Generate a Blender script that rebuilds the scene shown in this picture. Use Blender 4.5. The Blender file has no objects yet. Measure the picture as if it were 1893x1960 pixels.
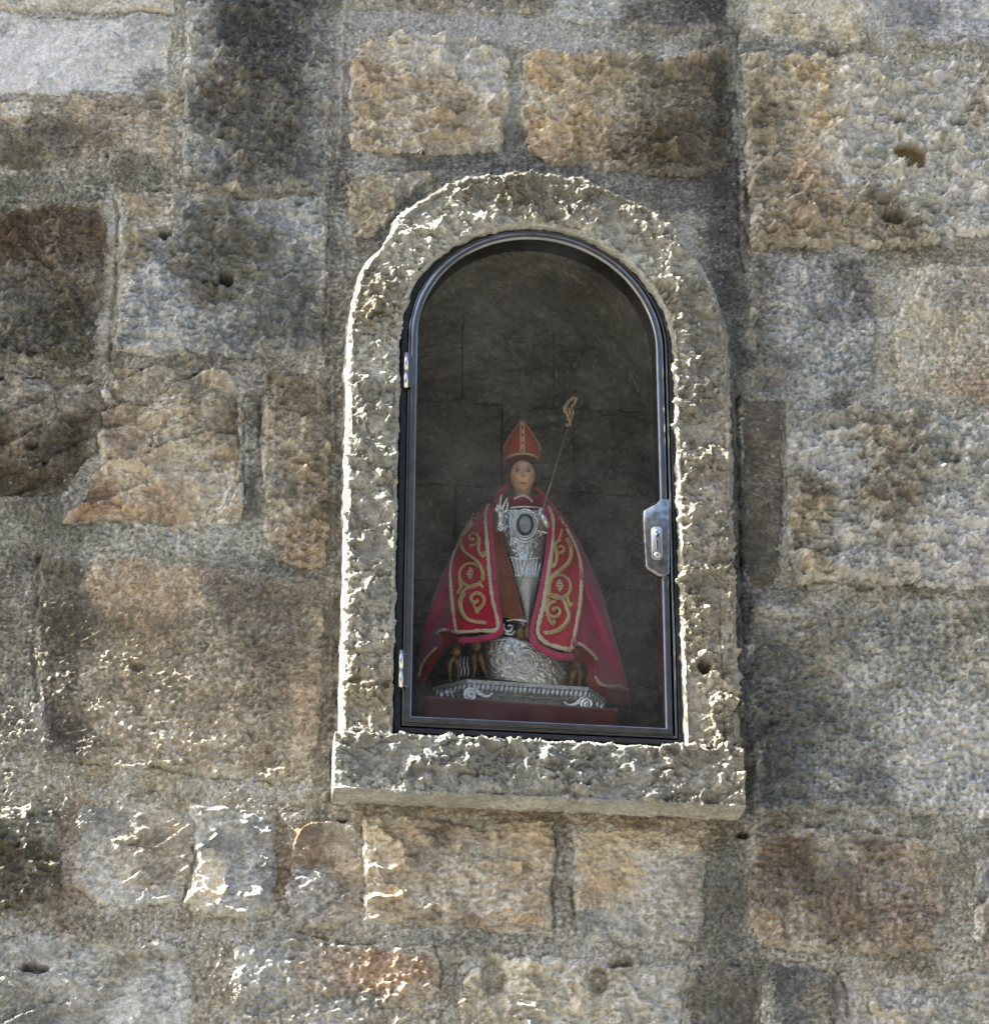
import bpy, math
import numpy as np
from mathutils import Vector, Matrix

SC = bpy.context.scene
COL = SC.collection
R = math.radians

# ------------------------------------------------------------------ camera
W0, H0 = 1893.0, 1960.0            # picture grid that all traced outlines use
FPX = 5320.0
TH, PS, RO = R(25.0), R(7.08), R(0.19)
Z0 = 3.95                          # height on the wall that the camera aims at
DIST = 5.6
dv = np.array([math.sin(PS)*math.cos(TH), math.cos(PS)*math.cos(TH), math.sin(TH)])
rv = np.array([math.cos(PS), -math.sin(PS), 0.0])
uv = np.cross(rv, dv)
rv, uv = rv*math.cos(RO)+uv*math.sin(RO), -rv*math.sin(RO)+uv*math.cos(RO)
CP = np.array([0, 0, Z0]) - dv*DIST
cam = bpy.data.cameras.new('camera')
co = bpy.data.objects.new('camera', cam)
COL.objects.link(co)
cam.sensor_fit = 'HORIZONTAL'
cam.sensor_width = 36
cam.lens = 36*FPX/W0
cam.clip_end = 2000
co.matrix_world = Matrix(((rv[0], uv[0], -dv[0], CP[0]), (rv[1], uv[1], -dv[1], CP[1]), (rv[2], uv[2], -dv[2], CP[2]), (0, 0, 0, 1)))
SC.camera = co

# ------------------------------------------------------------------ light
SUN_EL = R(44.0)      # height of the sun
SUN_GR = R(1.5)       # angle by which it stands in front of the wall plane
sdir = np.array([-math.cos(SUN_EL)*math.cos(SUN_GR), -math.cos(SUN_EL)*math.sin(SUN_GR), math.sin(SUN_EL)])
world = bpy.data.worlds.new('World')
SC.world = world
world.use_nodes = True
wn = world.node_tree
bg = wn.nodes['Background']
sky = wn.nodes.new('ShaderNodeTexSky')
sky.sky_type = 'NISHITA'
sky.sun_disc = False
sky.sun_elevation = SUN_EL
sky.sun_rotation = math.atan2(sdir[0], sdir[1])
sky.air_density = 1.0
sky.dust_density = 3.0
sky.ozone_density = 0.6
wn.links.new(sky.outputs[0], bg.inputs[0])
bg.inputs[1].default_value = 0.06
sun = bpy.data.lights.new('sun', 'SUN')
sun.energy = 5.0
sun.angle = R(0.5)
sun.color = (1.0, 0.93, 0.80)
so = bpy.data.objects.new('sun', sun)
COL.objects.link(so)
so.rotation_euler = Vector(sdir).to_track_quat('Z', 'Y').to_euler()
so.location = (-3, -3, 9)
SC.view_settings.view_transform = 'Standard'
SC.view_settings.look = 'None'
SC.view_settings.gamma = 1
SC.view_settings.use_curve_mapping = False
SC.view_settings.exposure = 3.0

# ------------------------------------------------------------------ helpers
def ray(px, py):
    return dv + rv*((px-W0/2)/FPX) - uv*((py-H0/2)/FPX)
def P(px, py, y=0.0):
    """point of the plane y = const that lies at this place of the traced outline"""
    d = ray(px, py)
    return CP + d*((y-CP[1])/d[1])
def PXZ(pts, y=0.0):
    return np.array([[P(a, b, y)[0], P(a, b, y)[2]] for a, b in pts])

def h2(ix, iy, s):
    ix = ix.astype(np.int64).astype(np.uint32); iy = iy.astype(np.int64).astype(np.uint32)
    h = ix*np.uint32(374761393)+iy*np.uint32(668265263)+np.uint32((s*2246822519+12345) & 0xffffffff)
    h = (h ^ (h >> np.uint32(13)))*np.uint32(1274126177)
    h = (h ^ (h >> np.uint32(16)))*np.uint32(2246822519)
    h = h ^ (h >> np.uint32(15))
    return h.astype(np.float64)/4294967296.0
def vn(x, y, s=0):
    """gradient noise, about -1..1"""
    ix = np.floor(x); iy = np.floor(y); fx = x-ix; fy = y-iy
    u = fx*fx*fx*(fx*(fx*6-15)+10); v = fy*fy*fy*(fy*(fy*6-15)+10)
    def g(a, b):
        t = h2(ix+a, iy+b, s)*2*np.pi
        return np.cos(t)*(fx-a)+np.sin(t)*(fy-b)
    a = g(0, 0); b = g(1, 0); c = g(0, 1); d = g(1, 1)
    return 1.5*((a+(b-a)*u)*(1-v)+(c+(d-c)*u)*v)
def fbm(x, y, s=0, o=4, gain=0.5):
    r = 0; a = 1.0; f = 1.0
    for i in range(o):
        r = r+a*vn(x*f+i*17.3, y*f-i*9.1, s+i); a *= gain; f *= 2.03
    return r
def worley(x, y, s=0):
    """nearest feature distance, second distance and the cell's random number and centre offset"""
    ix = np.floor(x); iy = np.floor(y)
    d1 = np.full(x.shape, 9.0); d2 = np.full(x.shape, 9.0)
    rid = np.zeros(x.shape); ox = np.zeros(x.shape); oy = np.zeros(x.shape)
    for a in (-1, 0, 1):
        for b in (-1, 0, 1):
            cx = ix+a+h2(ix+a, iy+b, s); cy = iy+b+h2(ix+a, iy+b, s+7)
            dx = x-cx; dy = y-cy; d = dx*dx+dy*dy
            m = d < d1
            d2 = np.where(m, d1, np.minimum(d2, d))
            rid = np.where(m, h2(ix+a, iy+b, s+13), rid)
            ox = np.where(m, dx, ox); oy = np.where(m, dy, oy)
            d1 = np.where(m, d, d1)
    return np.sqrt(d1), np.sqrt(d2), rid, ox, oy
def sm(a, b, t):
    t = np.clip((t-a)/(b-a), 0, 1); return t*t*(3-2*t)

def polysd(poly, x, z):
    """signed distance to a closed polygon, positive inside"""
    n = len(poly); best = np.full(x.shape, 1e9); inside = np.zeros(x.shape, bool)
    for i in range(n):
        ax, az = poly[i]; bx, bz = poly[(i+1) % n]
        ex, ez = bx-ax, bz-az; L = ex*ex+ez*ez+1e-12
        t = np.clip(((x-ax)*ex+(z-az)*ez)/L, 0, 1)
        d = (x-ax-t*ex)**2+(z-az-t*ez)**2
        best = np.minimum(best, d)
        c = ((az > z) != (bz > z)) & (x < (bx-ax)*(z-az)/(bz-az+1e-15)+ax)
        inside ^= c
    return np.where(inside, 1, -1)*np.sqrt(best)
def linesd(line, x, z):
    best = np.full(x.shape, 1e9)
    for i in range(len(line)-1):
        ax, az = line[i]; bx, bz = line[i+1]
        ex, ez = bx-ax, bz-az; L = ex*ex+ez*ez+1e-12
        t = np.clip(((x-ax)*ex+(z-az)*ez)/L, 0, 1)
        best = np.minimum(best, (x-ax-t*ex)**2+(z-az-t*ez)**2)
    return np.sqrt(best)
def lin(c):
    c = np.array(c, float)/255.0
    return np.where(c < 0.04045, c/12.92, ((c+0.055)/1.055)**2.4)

def mesh_np(name, V, F, mats=None, parent=None, col=None, smooth=True, mi=None):
    V = np.ascontiguousarray(V, dtype=np.float32); F = np.ascontiguousarray(F, dtype=np.int32)
    me = bpy.data.meshes.new(name)
    me.vertices.add(len(V)); me.vertices.foreach_set('co', V.ravel())
    k = F.shape[1]
    me.loops.add(F.size); me.loops.foreach_set('vertex_index', F.ravel())
    me.polygons.add(len(F)); me.polygons.foreach_set('loop_start', np.arange(0, F.size, k, dtype=np.int32))
    try: me.polygons.foreach_set('loop_total', np.full(len(F), k, dtype=np.int32))
    except Exception: pass
    me.polygons.foreach_set('use_smooth', np.full(len(F), smooth))
    me.update(calc_edges=True); me.validate()
    if col is not None:
        a = me.color_attributes.new('tint', 'FLOAT_COLOR', 'POINT')
        c4 = np.ones((len(V), 4), np.float32); c4[:, :3] = col
        a.data.foreach_set('color', c4.ravel())
    if mats is not None:
        me.materials.append(mats)
    o = bpy.data.objects.new(name, me); COL.objects.link(o)
    if parent is not None: o.parent = parent
    return o
def gridfaces(nu, nv, keep=None):
    i = np.arange(nu*nv).reshape(nu, nv)
    a = i[:-1, :-1].ravel(); b = i[1:, :-1].ravel(); c = i[1:, 1:].ravel(); d = i[:-1, 1:].ravel()
    F = np.stack([a, b, c, d], 1)
    if keep is not None: F = F[keep.ravel()]
    return F
def compact(V, F, col=None):
    used = np.unique(F); m = np.full(len(V), -1); m[used] = np.arange(len(used))
    return V[used], m[F], (col[used] if col is not None else None)
class MB:
    """collects simple shapes into one mesh"""
    def __init__(s): s.v = []; s.f = []
    def add(s, V, F):
        n = len(s.v); s.v += [tuple(map(float, p)) for p in V]; s.f += [tuple(int(i)+n for i in f) for f in F]
    def box(s, c, size, ax=None):
        c = np.array(c, float); h = np.array(size, float)/2
        A = np.eye(3) if ax is None else np.array(ax)
        V = [c+A[0]*h[0]*i+A[1]*h[1]*j+A[2]*h[2]*k for i in (-1, 1) for j in (-1, 1) for k in (-1, 1)]
        s.add(V, [(0, 1, 3, 2), (4, 6, 7, 5), (0, 4, 5, 1), (2, 3, 7, 6), (0, 2, 6, 4), (1, 5, 7, 3)])
    def tube(s, pts, r, n=8, flat=1.0, up=None, caps=True):
        pts = [np.array(p, float) for p in pts]; N = len(pts)
        rr = r if hasattr(r, '__len__') else [r]*N
        V = []
        prev = None
        for i, p in enumerate(pts):
            t = pts[min(i+1, N-1)]-pts[max(i-1, 0)]; t /= np.linalg.norm(t)+1e-12
            if prev is None:
                a = np.array(up if up is not None else (0, -1, 0.0)); 
                if abs(a@t) > .9: a = np.array([1.0, 0, 0])
            else: a = prev
            b = np.cross(t, a); b /= np.linalg.norm(b)+1e-12; a = np.cross(b, t); prev = a
            for k in range(n):
                q = 2*math.pi*k/n
                V.append(p+(a*math.sin(q)*flat+b*math.cos(q))*rr[i])
        F = [(i*n+k, i*n+(k+1) % n, (i+1)*n+(k+1) % n, (i+1)*n+k) for i in range(N-1) for k in range(n)]
        if caps: F += [tuple(range(n))[::-1], tuple((N-1)*n+k for k in range(n))]
        s.add(V, F)
    def ball(s, c, r, n=8, m=6, ax=None):
        c = np.array(c, float); r = np.array(r if hasattr(r, '__len__') else (r, r, r), float)
        A = np.eye(3) if ax is None else np.array(ax)
        V = []; F = []
        for i in range(m+1):
            t = math.pi*i/m
            for k in range(n):
                q = 2*math.pi*k/n
                V.append(c+A[0]*r[0]*math.sin(t)*math.cos(q)+A[1]*r[1]*math.sin(t)*math.sin(q)+A[2]*r[2]*math.cos(t))
        for i in range(m):
            for k in range(n): F.append((i*n+k, i*n+(k+1) % n, (i+1)*n+(k+1) % n, (i+1)*n+k))
        s.add(V, F)
    def sweep(s, path, normals, ups, prof, closed=False):
        """prof: list of (a, b) offsets along the in-plane normal and the up direction at each path point"""
        V = []; n = len(prof); N = len(path)
        for p, nn, uu in zip(path, normals, ups):
            for a, b in prof: V.append(np.array(p)+np.array(nn)*a+np.array(uu)*b)
        M = N if closed else N-1
        F = [(i*n+k, i*n+(k+1) % n, ((i+1) % N)*n+(k+1) % n, ((i+1) % N)*n+k) for i in range(M) for k in range(n)]
        if not closed: F += [tuple(range(n))[::-1], tuple((N-1)*n+k for k in range(n))]
        s.add(V, F)
    def build(s, name, mat, parent=None, smooth=True, bevel=0):
        me = bpy.data.meshes.new(name); me.from_pydata(s.v, [], s.f); me.materials.append(mat)
        me.polygons.foreach_set('use_smooth', [smooth]*len(me.polygons)); me.update()
        o = bpy.data.objects.new(name, me); COL.objects.link(o)
        if parent is not None: o.parent = parent
        if bevel:
            b = o.modifiers.new('bevel', 'BEVEL'); b.width = bevel; b.segments = 2; b.limit_method = 'ANGLE'; b.angle_limit = R(40)
        return o
def empty(name, loc=(0, 0, 0)):
    o = bpy.data.objects.new(name, None); COL.objects.link(o); o.location = loc; o.empty_display_size = 0.05
    return o
def tag(o, label=None, cat=None, group=None, kind=None):
    if label: o['label'] = label
    if cat: o['category'] = cat
    if group: o['group'] = group
    if kind: o['kind'] = kind
    return o

# ------------------------------------------------------------------ materials
def stone_mat(name, rough=0.88, speck=0.25, bump=0.5, spec=0.25, crest_lit=0.35):
    m = bpy.data.materials.new(name); m.use_nodes = True; t = m.node_tree; N = t.nodes; L = t.links
    b = N['Principled BSDF']; b.inputs['Roughness'].default_value = rough
    b.inputs['Specular IOR Level'].default_value = spec
    a = N.new('ShaderNodeAttribute'); a.attribute_name = 'tint'
    tc = N.new('ShaderNodeTexCoord')
    mp = N.new('ShaderNodeMapping'); mp.inputs['Scale'].default_value = (1, 1, 1.45); L.new(tc.outputs['Object'], mp.inputs['Vector'])
    def noise(sc, det, ro, dist=0):
        n = N.new('ShaderNodeTexNoise'); n.inputs['Scale'].default_value = sc; n.inputs['Detail'].default_value = det; n.inputs['Roughness'].default_value = ro
        n.inputs['Distortion'].default_value = dist; L.new(mp.outputs[0], n.inputs['Vector']); return n.outputs['Fac']
    def mth(op, x, y=None, cl=False):
        n = N.new('ShaderNodeMath'); n.operation = op; n.use_clamp = cl
        for k, v in enumerate((x, y)):
            if v is None: continue
            if isinstance(v, (int, float)): n.inputs[k].default_value = v
            else: L.new(v, n.inputs[k])
        return n.outputs[0]
    n1 = noise(300, 3, .75); n2 = noise(75, 4, .7, .6); n3 = noise(62, 3, .55, 1.2)
    rg = mth('SUBTRACT', 1.0, mth('MULTIPLY', mth('ABSOLUTE', mth('SUBTRACT', n3, .5)), 9.0), True)   # thin bump crests, also painted paler as caught light and wear
    rg = mth('MULTIPLY', rg, rg)
    f = mth('ADD', mth('MULTIPLY', mth('SUBTRACT', n1, .5), speck*4.5), mth('MULTIPLY', mth('SUBTRACT', n2, .5), speck*3.0))
    f = mth('ADD', mth('ADD', f, 1-crest_lit*.22), mth('MULTIPLY', rg, crest_lit))
    f = mth('MAXIMUM', f, .3)
    vm = N.new('ShaderNodeVectorMath'); vm.operation = 'SCALE'
    L.new(a.outputs['Color'], vm.inputs[0]); L.new(f, vm.inputs['Scale'])
    L.new(vm.outputs[0], b.inputs['Base Color'])
    hh = mth('ADD', mth('ADD', mth('MULTIPLY', n1, 1.0), mth('MULTIPLY', n2, .75)), mth('MULTIPLY', rg, .35))
    bp = N.new('ShaderNodeBump'); bp.inputs['Strength'].default_value = bump; bp.inputs['Distance'].default_value = 0.006
    L.new(hh, bp.inputs['Height']); L.new(bp.outputs[0], b.inputs['Normal'])
    return m
def mat(name, col, rough=0.5, metal=0.0, nscale=0, namp=0.15, bump=0.0, spec=0.5, col2=None, sheen=0.0):
    m = bpy.data.materials.new(name); m.use_nodes = True; t = m.node_tree; N = t.nodes; L = t.links
    b = N['Principled BSDF']; b.inputs['Roughness'].default_value = rough; b.inputs['Metallic'].default_value = metal
    b.inputs['Specular IOR Level'].default_value = spec
    if sheen:
        b.inputs['Sheen Weight'].default_value = sheen; b.inputs['Sheen Roughness'].default_value = 0.4
    b.inputs['Base Color'].default_value = (*col, 1)
    tc = N.new('ShaderNodeTexCoord')
    n = N.new('ShaderNodeTexNoise'); n.inputs['Scale'].default_value = nscale or 60; n.inputs['Detail'].default_value = 4
    L.new(tc.outputs['Object'], n.inputs['Vector'])
    cr = N.new('ShaderNodeMix'); cr.data_type = 'RGBA'
    c2 = col2 or tuple(c*(1-2*namp) for c in col)
    cr.inputs[6].default_value = (*c2, 1); cr.inputs[7].default_value = (*(tuple(c*(1+namp) for c in col) if col2 is None else col), 1)
    mr = N.new('ShaderNodeMapRange'); mr.inputs[1].default_value = 0.35; mr.inputs[2].default_value = 0.65
    L.new(n.outputs['Fac'], mr.inputs[0]); L.new(mr.outputs[0], cr.inputs[0]); L.new(cr.outputs[2], b.inputs['Base Color'])
    if bump:
        bp = N.new('ShaderNodeBump'); bp.inputs['Strength'].default_value = bump; bp.inputs['Distance'].default_value = 0.002
        L.new(n.outputs['Fac'], bp.inputs['Height']); L.new(bp.outputs[0], b.inputs['Normal'])
    return m
M_STONE = stone_mat('weathered_stone', bump=0.7, speck=.15, spec=.08)
M_MORTAR = stone_mat('sandy_mortar', bump=1.0, speck=0.32, crest_lit=.2, spec=.05)
M_SURR = stone_mat('pecked_surround_stone', bump=0.35, speck=0.13, crest_lit=.15, spec=.04)
M_INNER = stone_mat('niche_stone', bump=0.7, speck=.25, crest_lit=.2)

#@@WALL
SAT = 0.50
ALB = 1.80           # display tone of the shaded stone -> its base colour
XL = min(P(-60, 2040)[0], P(-60, -60)[0]); ZB = min(P(0, 2000)[2], P(1893, 2000)[2])
XR = max(P(1960, -60)[0], P(1960, 2040)[0]); ZT = max(P(0, -40)[2], P(1893, -40)[2])
GS = 0.0026

def tex(kind, x, z, s):
    if kind in ('peck', 'fine', 'flake', 'smooth'):
        fs = .75+.75*float(h2(np.array([s]), np.array([3]), 9)[0])
        t1 = fbm(x/.10, z/.055, s+60, 5, .6); t2 = fbm(x/.045+7, z/.03, s+61, 4, .6); k = {'peck': 1.0, 'fine': .6, 'flake': 1.3, 'smooth': .55}[kind]
        ch = k*(.0034*sm(-.03, .03, t1-.1)+.0026*sm(-.04, .04, t1-.45)+.0022*sm(-.05, .05, t2-.15)-.004)
        return ch+tex0(kind, x/fs, z/fs, s)*(.6+.4*fs)
    return tex0(kind, x, z, s)
def tex0(kind, x, z, s):
    wx = x+0.006*vn(x/.03, z/.03, s+90); wz = z+0.006*vn(x/.03+5, z/.03, s+91)
    big = fbm(x/.11, z/.09, s+1, 4)
    fine = fbm(x/.007, z/.006, s+2, 3, .6)
    q1 = 1-np.abs(vn(wx/.022, wz/.012, s+15)); q2 = 1-np.abs(vn(wx/.011+3, wz/.007, s+16))
    if kind == 'smooth':
        return .0024*big+.0006*fine+.0012*fbm(x/.03, z/.02, s+4, 3)
    if kind == 'grain':
        d, d2, r, _, _ = worley(wx/.009, wz/.008, s+3)
        return .0035*fbm(x/.06, z/.05, s+1, 4)+.0026*fine+.0034*(1-d)*(r > .45)+.003*q2**3
    if kind == 'fine':
        d, _, r, _, _ = worley(wx/.014, wz/.010, s+3)
        return .0035*big+.0072*d*d+.0020*fine+.0032*fbm(x/.025, z/.016, s+5, 3)+.0018*q2**3
    if kind == 'peck':
        d, _, r, _, _ = worley(wx/.031, wz/.019, s+3)
        d3, _, _, _, _ = worley(wx/.012, wz/.009, s+6)
        return .0055*big+.0175*d*d*(.15+1.7*r)+.0046*d3*d3+.0014*fine+.0050*q1**3+.0012*q2**3
    if kind == 'flake':
        ax = x*.8+z*.45; az = z*.9-x*.5
        ax = ax+.03*vn(ax/.08, az/.08, s+8); az = az+.02*vn(ax/.08+3, az/.08, s+9)
        d, d2, r, ox, oy = worley(ax/.10, az/.042, s+3)
        fac = (ox*(r-.5)*2+oy*(h2(np.floor(r*9999), np.floor(r*777), 3)-.15)*1.5)
        d3, _, _, _, _ = worley(wx/.02, wz/.014, s+6)
        q3 = 1-np.abs(vn(ax/.07, az/.03, s+17))
        return .008*big+.016*fac+.0045*q3**3+.0022*d3*d3+.0012*fine+.0016*q2**3
    if kind == 'chisel':
        ax = x+.012*vn(x/.05, z/.05, s+8); az = z+.012*vn(x/.05+3, z/.05, s+9)
        d, d2, r, ox, oy = worley(ax/.044, az/.032, s+3)
        r2 = h2(np.floor(r*9999), np.floor(r*777), 3)
        fac = ox*(r-.5)*1.8+oy*(r2-.5)*1.8
        d3, d3b, r3, _, _ = worley(wx/.030, wz/.021, s+6)
        d4, _, _, _, _ = worley(wx/.010, wz/.008, s+7)
        k = np.clip(.72+.85*fbm(x/.10, z/.08, s+19, 2), .22, 1.35)
        t1 = fbm(x/.07, z/.05, s+60, 5, .6); t2 = fbm(x/.035+7, z/.028, s+61, 4, .6)
        ch = .006*sm(-.03, .03, t1-.1)+.005*k*sm(-.04, .04, t2-.1)-.005
        return .0045*big+ch+k*(.0135*fac+.0260*np.clip(d3-.30, 0, 1)**1.35*(.1+1.5*r3)+.004*q1**5)+.0018*d4*d4+.0009*fine
    return .002*big

def pts_m(pts, y=0.0): return PXZ(pts, y)
CRACKS = [ # (polyline, width px, depth m)
 ([(-20, 12), (60, 26), (130, 22), (175, 28), (240, 30), (262, 18), (330, 30)], 3, .008),
 ([(216, 372), (226, 400), (224, 470), (221, 540), (212, 620), (210, 690)], 4, .012),
 ([(240, 365), (310, 364), (335, 372)], 3, .008),
 ([(20, 388), (65, 386)], 4, .01), ([(160, 305), (200, 292), (250, 290), (290, 312), (300, 325)], 3, .006),
 ([(335, 701), (380, 712), (440, 712), (480, 740)], 3, .008),
 ([(466, 760), (467, 880), (465, 930), (462, 1000)], 4, .010), ([(497, 762), (497, 860), (502, 930)], 4, .010),
 ([(140, 1008), (207, 998), (250, 1003), (268, 1020)], 3, .010),
 ([(74, 1063), (70, 1150), (62, 1250), (72, 1330), (68, 1345)], 5, .012),
 ([(100, 1455), (180, 1465), (270, 1462), (330, 1478), (420, 1490), (500, 1495), (545, 1510)], 3, .008),
 ([(370, 1620), (375, 1640), (362, 1680), (350, 1725)], 4, .008),
 ([(555, 1782), (600, 1790), (640, 1805), (680, 1810), (720, 1808)], 4, .012),
 ([(640, 1529), (668, 1530)], 9, .02), ([(668, 1533), (800, 1540), (1000, 1548), (1200, 1558), (1420, 1566)], 4, .010),
 ([(845, 1570), (856, 1574), (870, 1584)], 3, .01),
 ([(1062, 1570), (1064, 1640), (1056, 1700), (1062, 1790)], 4, .010), ([(1094, 1700), (1100, 1745), (1104, 1780)], 4, .010),
 ([(1114, 1842), (1150, 1850), (1205, 1846)], 8, .02), ([(905, 1827), (940, 1822), (1000, 1820)], 5, .012),
 ([(834, 1815), (842, 1840), (846, 1870), (842, 1890)], 4, .01), ([(880, 1850), (896, 1830), (905, 1827)], 3, .008),
 ([(1616, 1594), (1641, 1583), (1687, 1595)], 5, .014), ([(1718, 1597), (1750, 1600), (1782, 1604)], 7, .016), ([(1546, 1582), (1574, 1577)], 6, .014),
 ([(1440, 1592), (1470, 1578), (1500, 1584)], 4, .01),
 ([(1604, 1861), (1634, 1861)], 5, .012), ([(1490, 1838), (1548, 1846), (1565, 1860), (1582, 1860)], 4, .01), ([(1604, 1865), (1620, 1900), (1620, 1975)], 4, .01),
 ([(1425, 1680), (1432, 1700)], 4, .008), ([(1795, 1780), (1800, 1800), (1812, 1808)], 4, .01),
 ([(1412, 60), (1408, 150), (1412, 300), (1414, 480), (1424, 520)], 4, .008),
 ([(1575, 104), (1620, 108), (1690, 112)], 5, .008),
 ([(1660, 60), (1665, 95), (1640, 98)], 3, .005), ([(1742, 88), (1800, 92), (1893, 95)], 3, .006),
 ([(1406, 766), (1440, 770), (1502, 770)], 4, .010), ([(1407, 768), (1409, 900), (1410, 1000), (1413, 1120)], 6, .014), ([(1502, 770), (1499, 900), (1497, 1000), (1490, 1120)], 3, .008),
 ([(1517, 1149), (1563, 1160)], 5, .012), ([(1412, 1120), (1418, 1300), (1424, 1440)], 7, .010),
 ([(1606, 455), (1660, 480), (1715, 476)], 3, .005),
 ([(1770, 330), (1786, 345)], 5, .01), ([(1845, 200), (1860, 215)], 5, .01),
 ([(335, 1225), (355, 1250), (390, 1250), (398, 1235)], 3, .006), ([(620, 60), (655, 62)], 3, .003),
 ([(1085, 1700), (1110, 1690)], 3, .004), ([(700, 1560), (740, 1555), (760, 1568)], 3, .006),
 ([(290, 1735), (345, 1738)], 4, .006), ([(735, 330), (840, 322), (1000, 318)], 3, .006),
]
RIDGES = [([(660, -20), (655, 120), (652, 250), (636, 380), (630, 500), (628, 600), (622, 700)], 3, .006),
          ([(1398, 70), (1408, 130), (1410, 200), (1408, 270), (1420, 340), (1424, 470)], 4, .007),
          ([(180, 1455), (240, 1468), (330, 1462)], 3, .006), ([(635, 700), (640, 900), (636, 1200), (628, 1500)], 3, .004)]
HOLES = [ # px, py, radius px, depth m, squash
 (318, 452, 13, .045, 1.0), (1712, 418, 30, .02, .6), (402, 545, 20, .02, .45), (432, 534, 14, .03, 1.2),
 (1716, 235, 22, .012, .45), (1832, 240, 20, .012, .5), (1422, 1599, 12, .04, .6), (262, 1277, 15, .008, .7), (1350, 1272, 14, .03, 1.2),
 (206, 297, 6, .01, 1), (300, 190, 26, .010, .8), (60, 855, 12, .012, 1), (85, 890, 5, .012, 1), (65, 1855, 28, .02, .35), (945, 1870, 26, .010, 1.5),
 (1145, 1880, 22, .010, 1.2), (655, 1572, 10, .02, .6), (1650, 1010, 14, .008, .8), (1820, 880, 24, .014, .8), (1655, 1125, 20, .010, .5), (1480, 1385, 8, .006, 1),
 (570, 390, 10, .01, .6), (460, 380, 18, .008, .3), (1605, 345, 14, .008, 1.2), (1585, 1060, 26, .008, .5)]
CR = [(pts_m(a), w/950.0, d) for a, w, d in CRACKS]
RG = [(pts_m(a), w/950.0, d) for a, w, d in RIDGES]
HO = [(P(a, b)[0], P(a, b)[2], r/950.0, d, q) for a, b, r, d, q in HOLES]
def relief(x, z):
    """grooves, ridges and cavities shared by stones and mortar"""
    h = np.zeros(x.shape)
    wx = x+.0035*vn(x/.018, z/.018, 50)+.0015*vn(x/.006, z/.006, 52); wz = z+.0035*vn(x/.018+9, z/.018, 51)+.0015*vn(x/.006, z/.006, 53)
    x0, x1, z0, z1 = x.min(), x.max(), z.min(), z.max()
    for L, w, d in CR:
        if L[:, 0].min()-.02 > x1 or L[:, 0].max()+.02 < x0 or L[:, 1].min()-.02 > z1 or L[:, 1].max()+.02 < z0: continue
        dd = linesd(L, wx, wz); k = .55+.7*(vn(x/.04, z/.04, 60))
        h -= d*np.clip(k, .1, 1.1)*(1-sm(w*.35, w*1.3, dd))
    for L, w, d in RG:
        if L[:, 0].min()-.02 > x1 or L[:, 0].max()+.02 < x0 or L[:, 1].min()-.02 > z1 or L[:, 1].max()+.02 < z0: continue
        dd = linesd(L, wx, wz); h += d*np.clip(.6+.9*vn(x/.05, z/.05, 61), 0, 1.2)*(1-sm(w*.3, w*1.8, dd))
    for a, b, r, d, q in HO:
        if a-r*2 > x1 or a+r*2 < x0 or b-r*2 > z1 or b+r*2 < z0: continue
        rr = np.sqrt((wx-a)**2+((wz-b)/q)**2)+r*.12*vn(x/(r*.9), z/(r*.9), 70)
        h -= 1.5*d*(1-sm(r*.84, r*1.02, rr))+.004*(1-sm(r*.95, r*1.25, rr))
    return h

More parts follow.
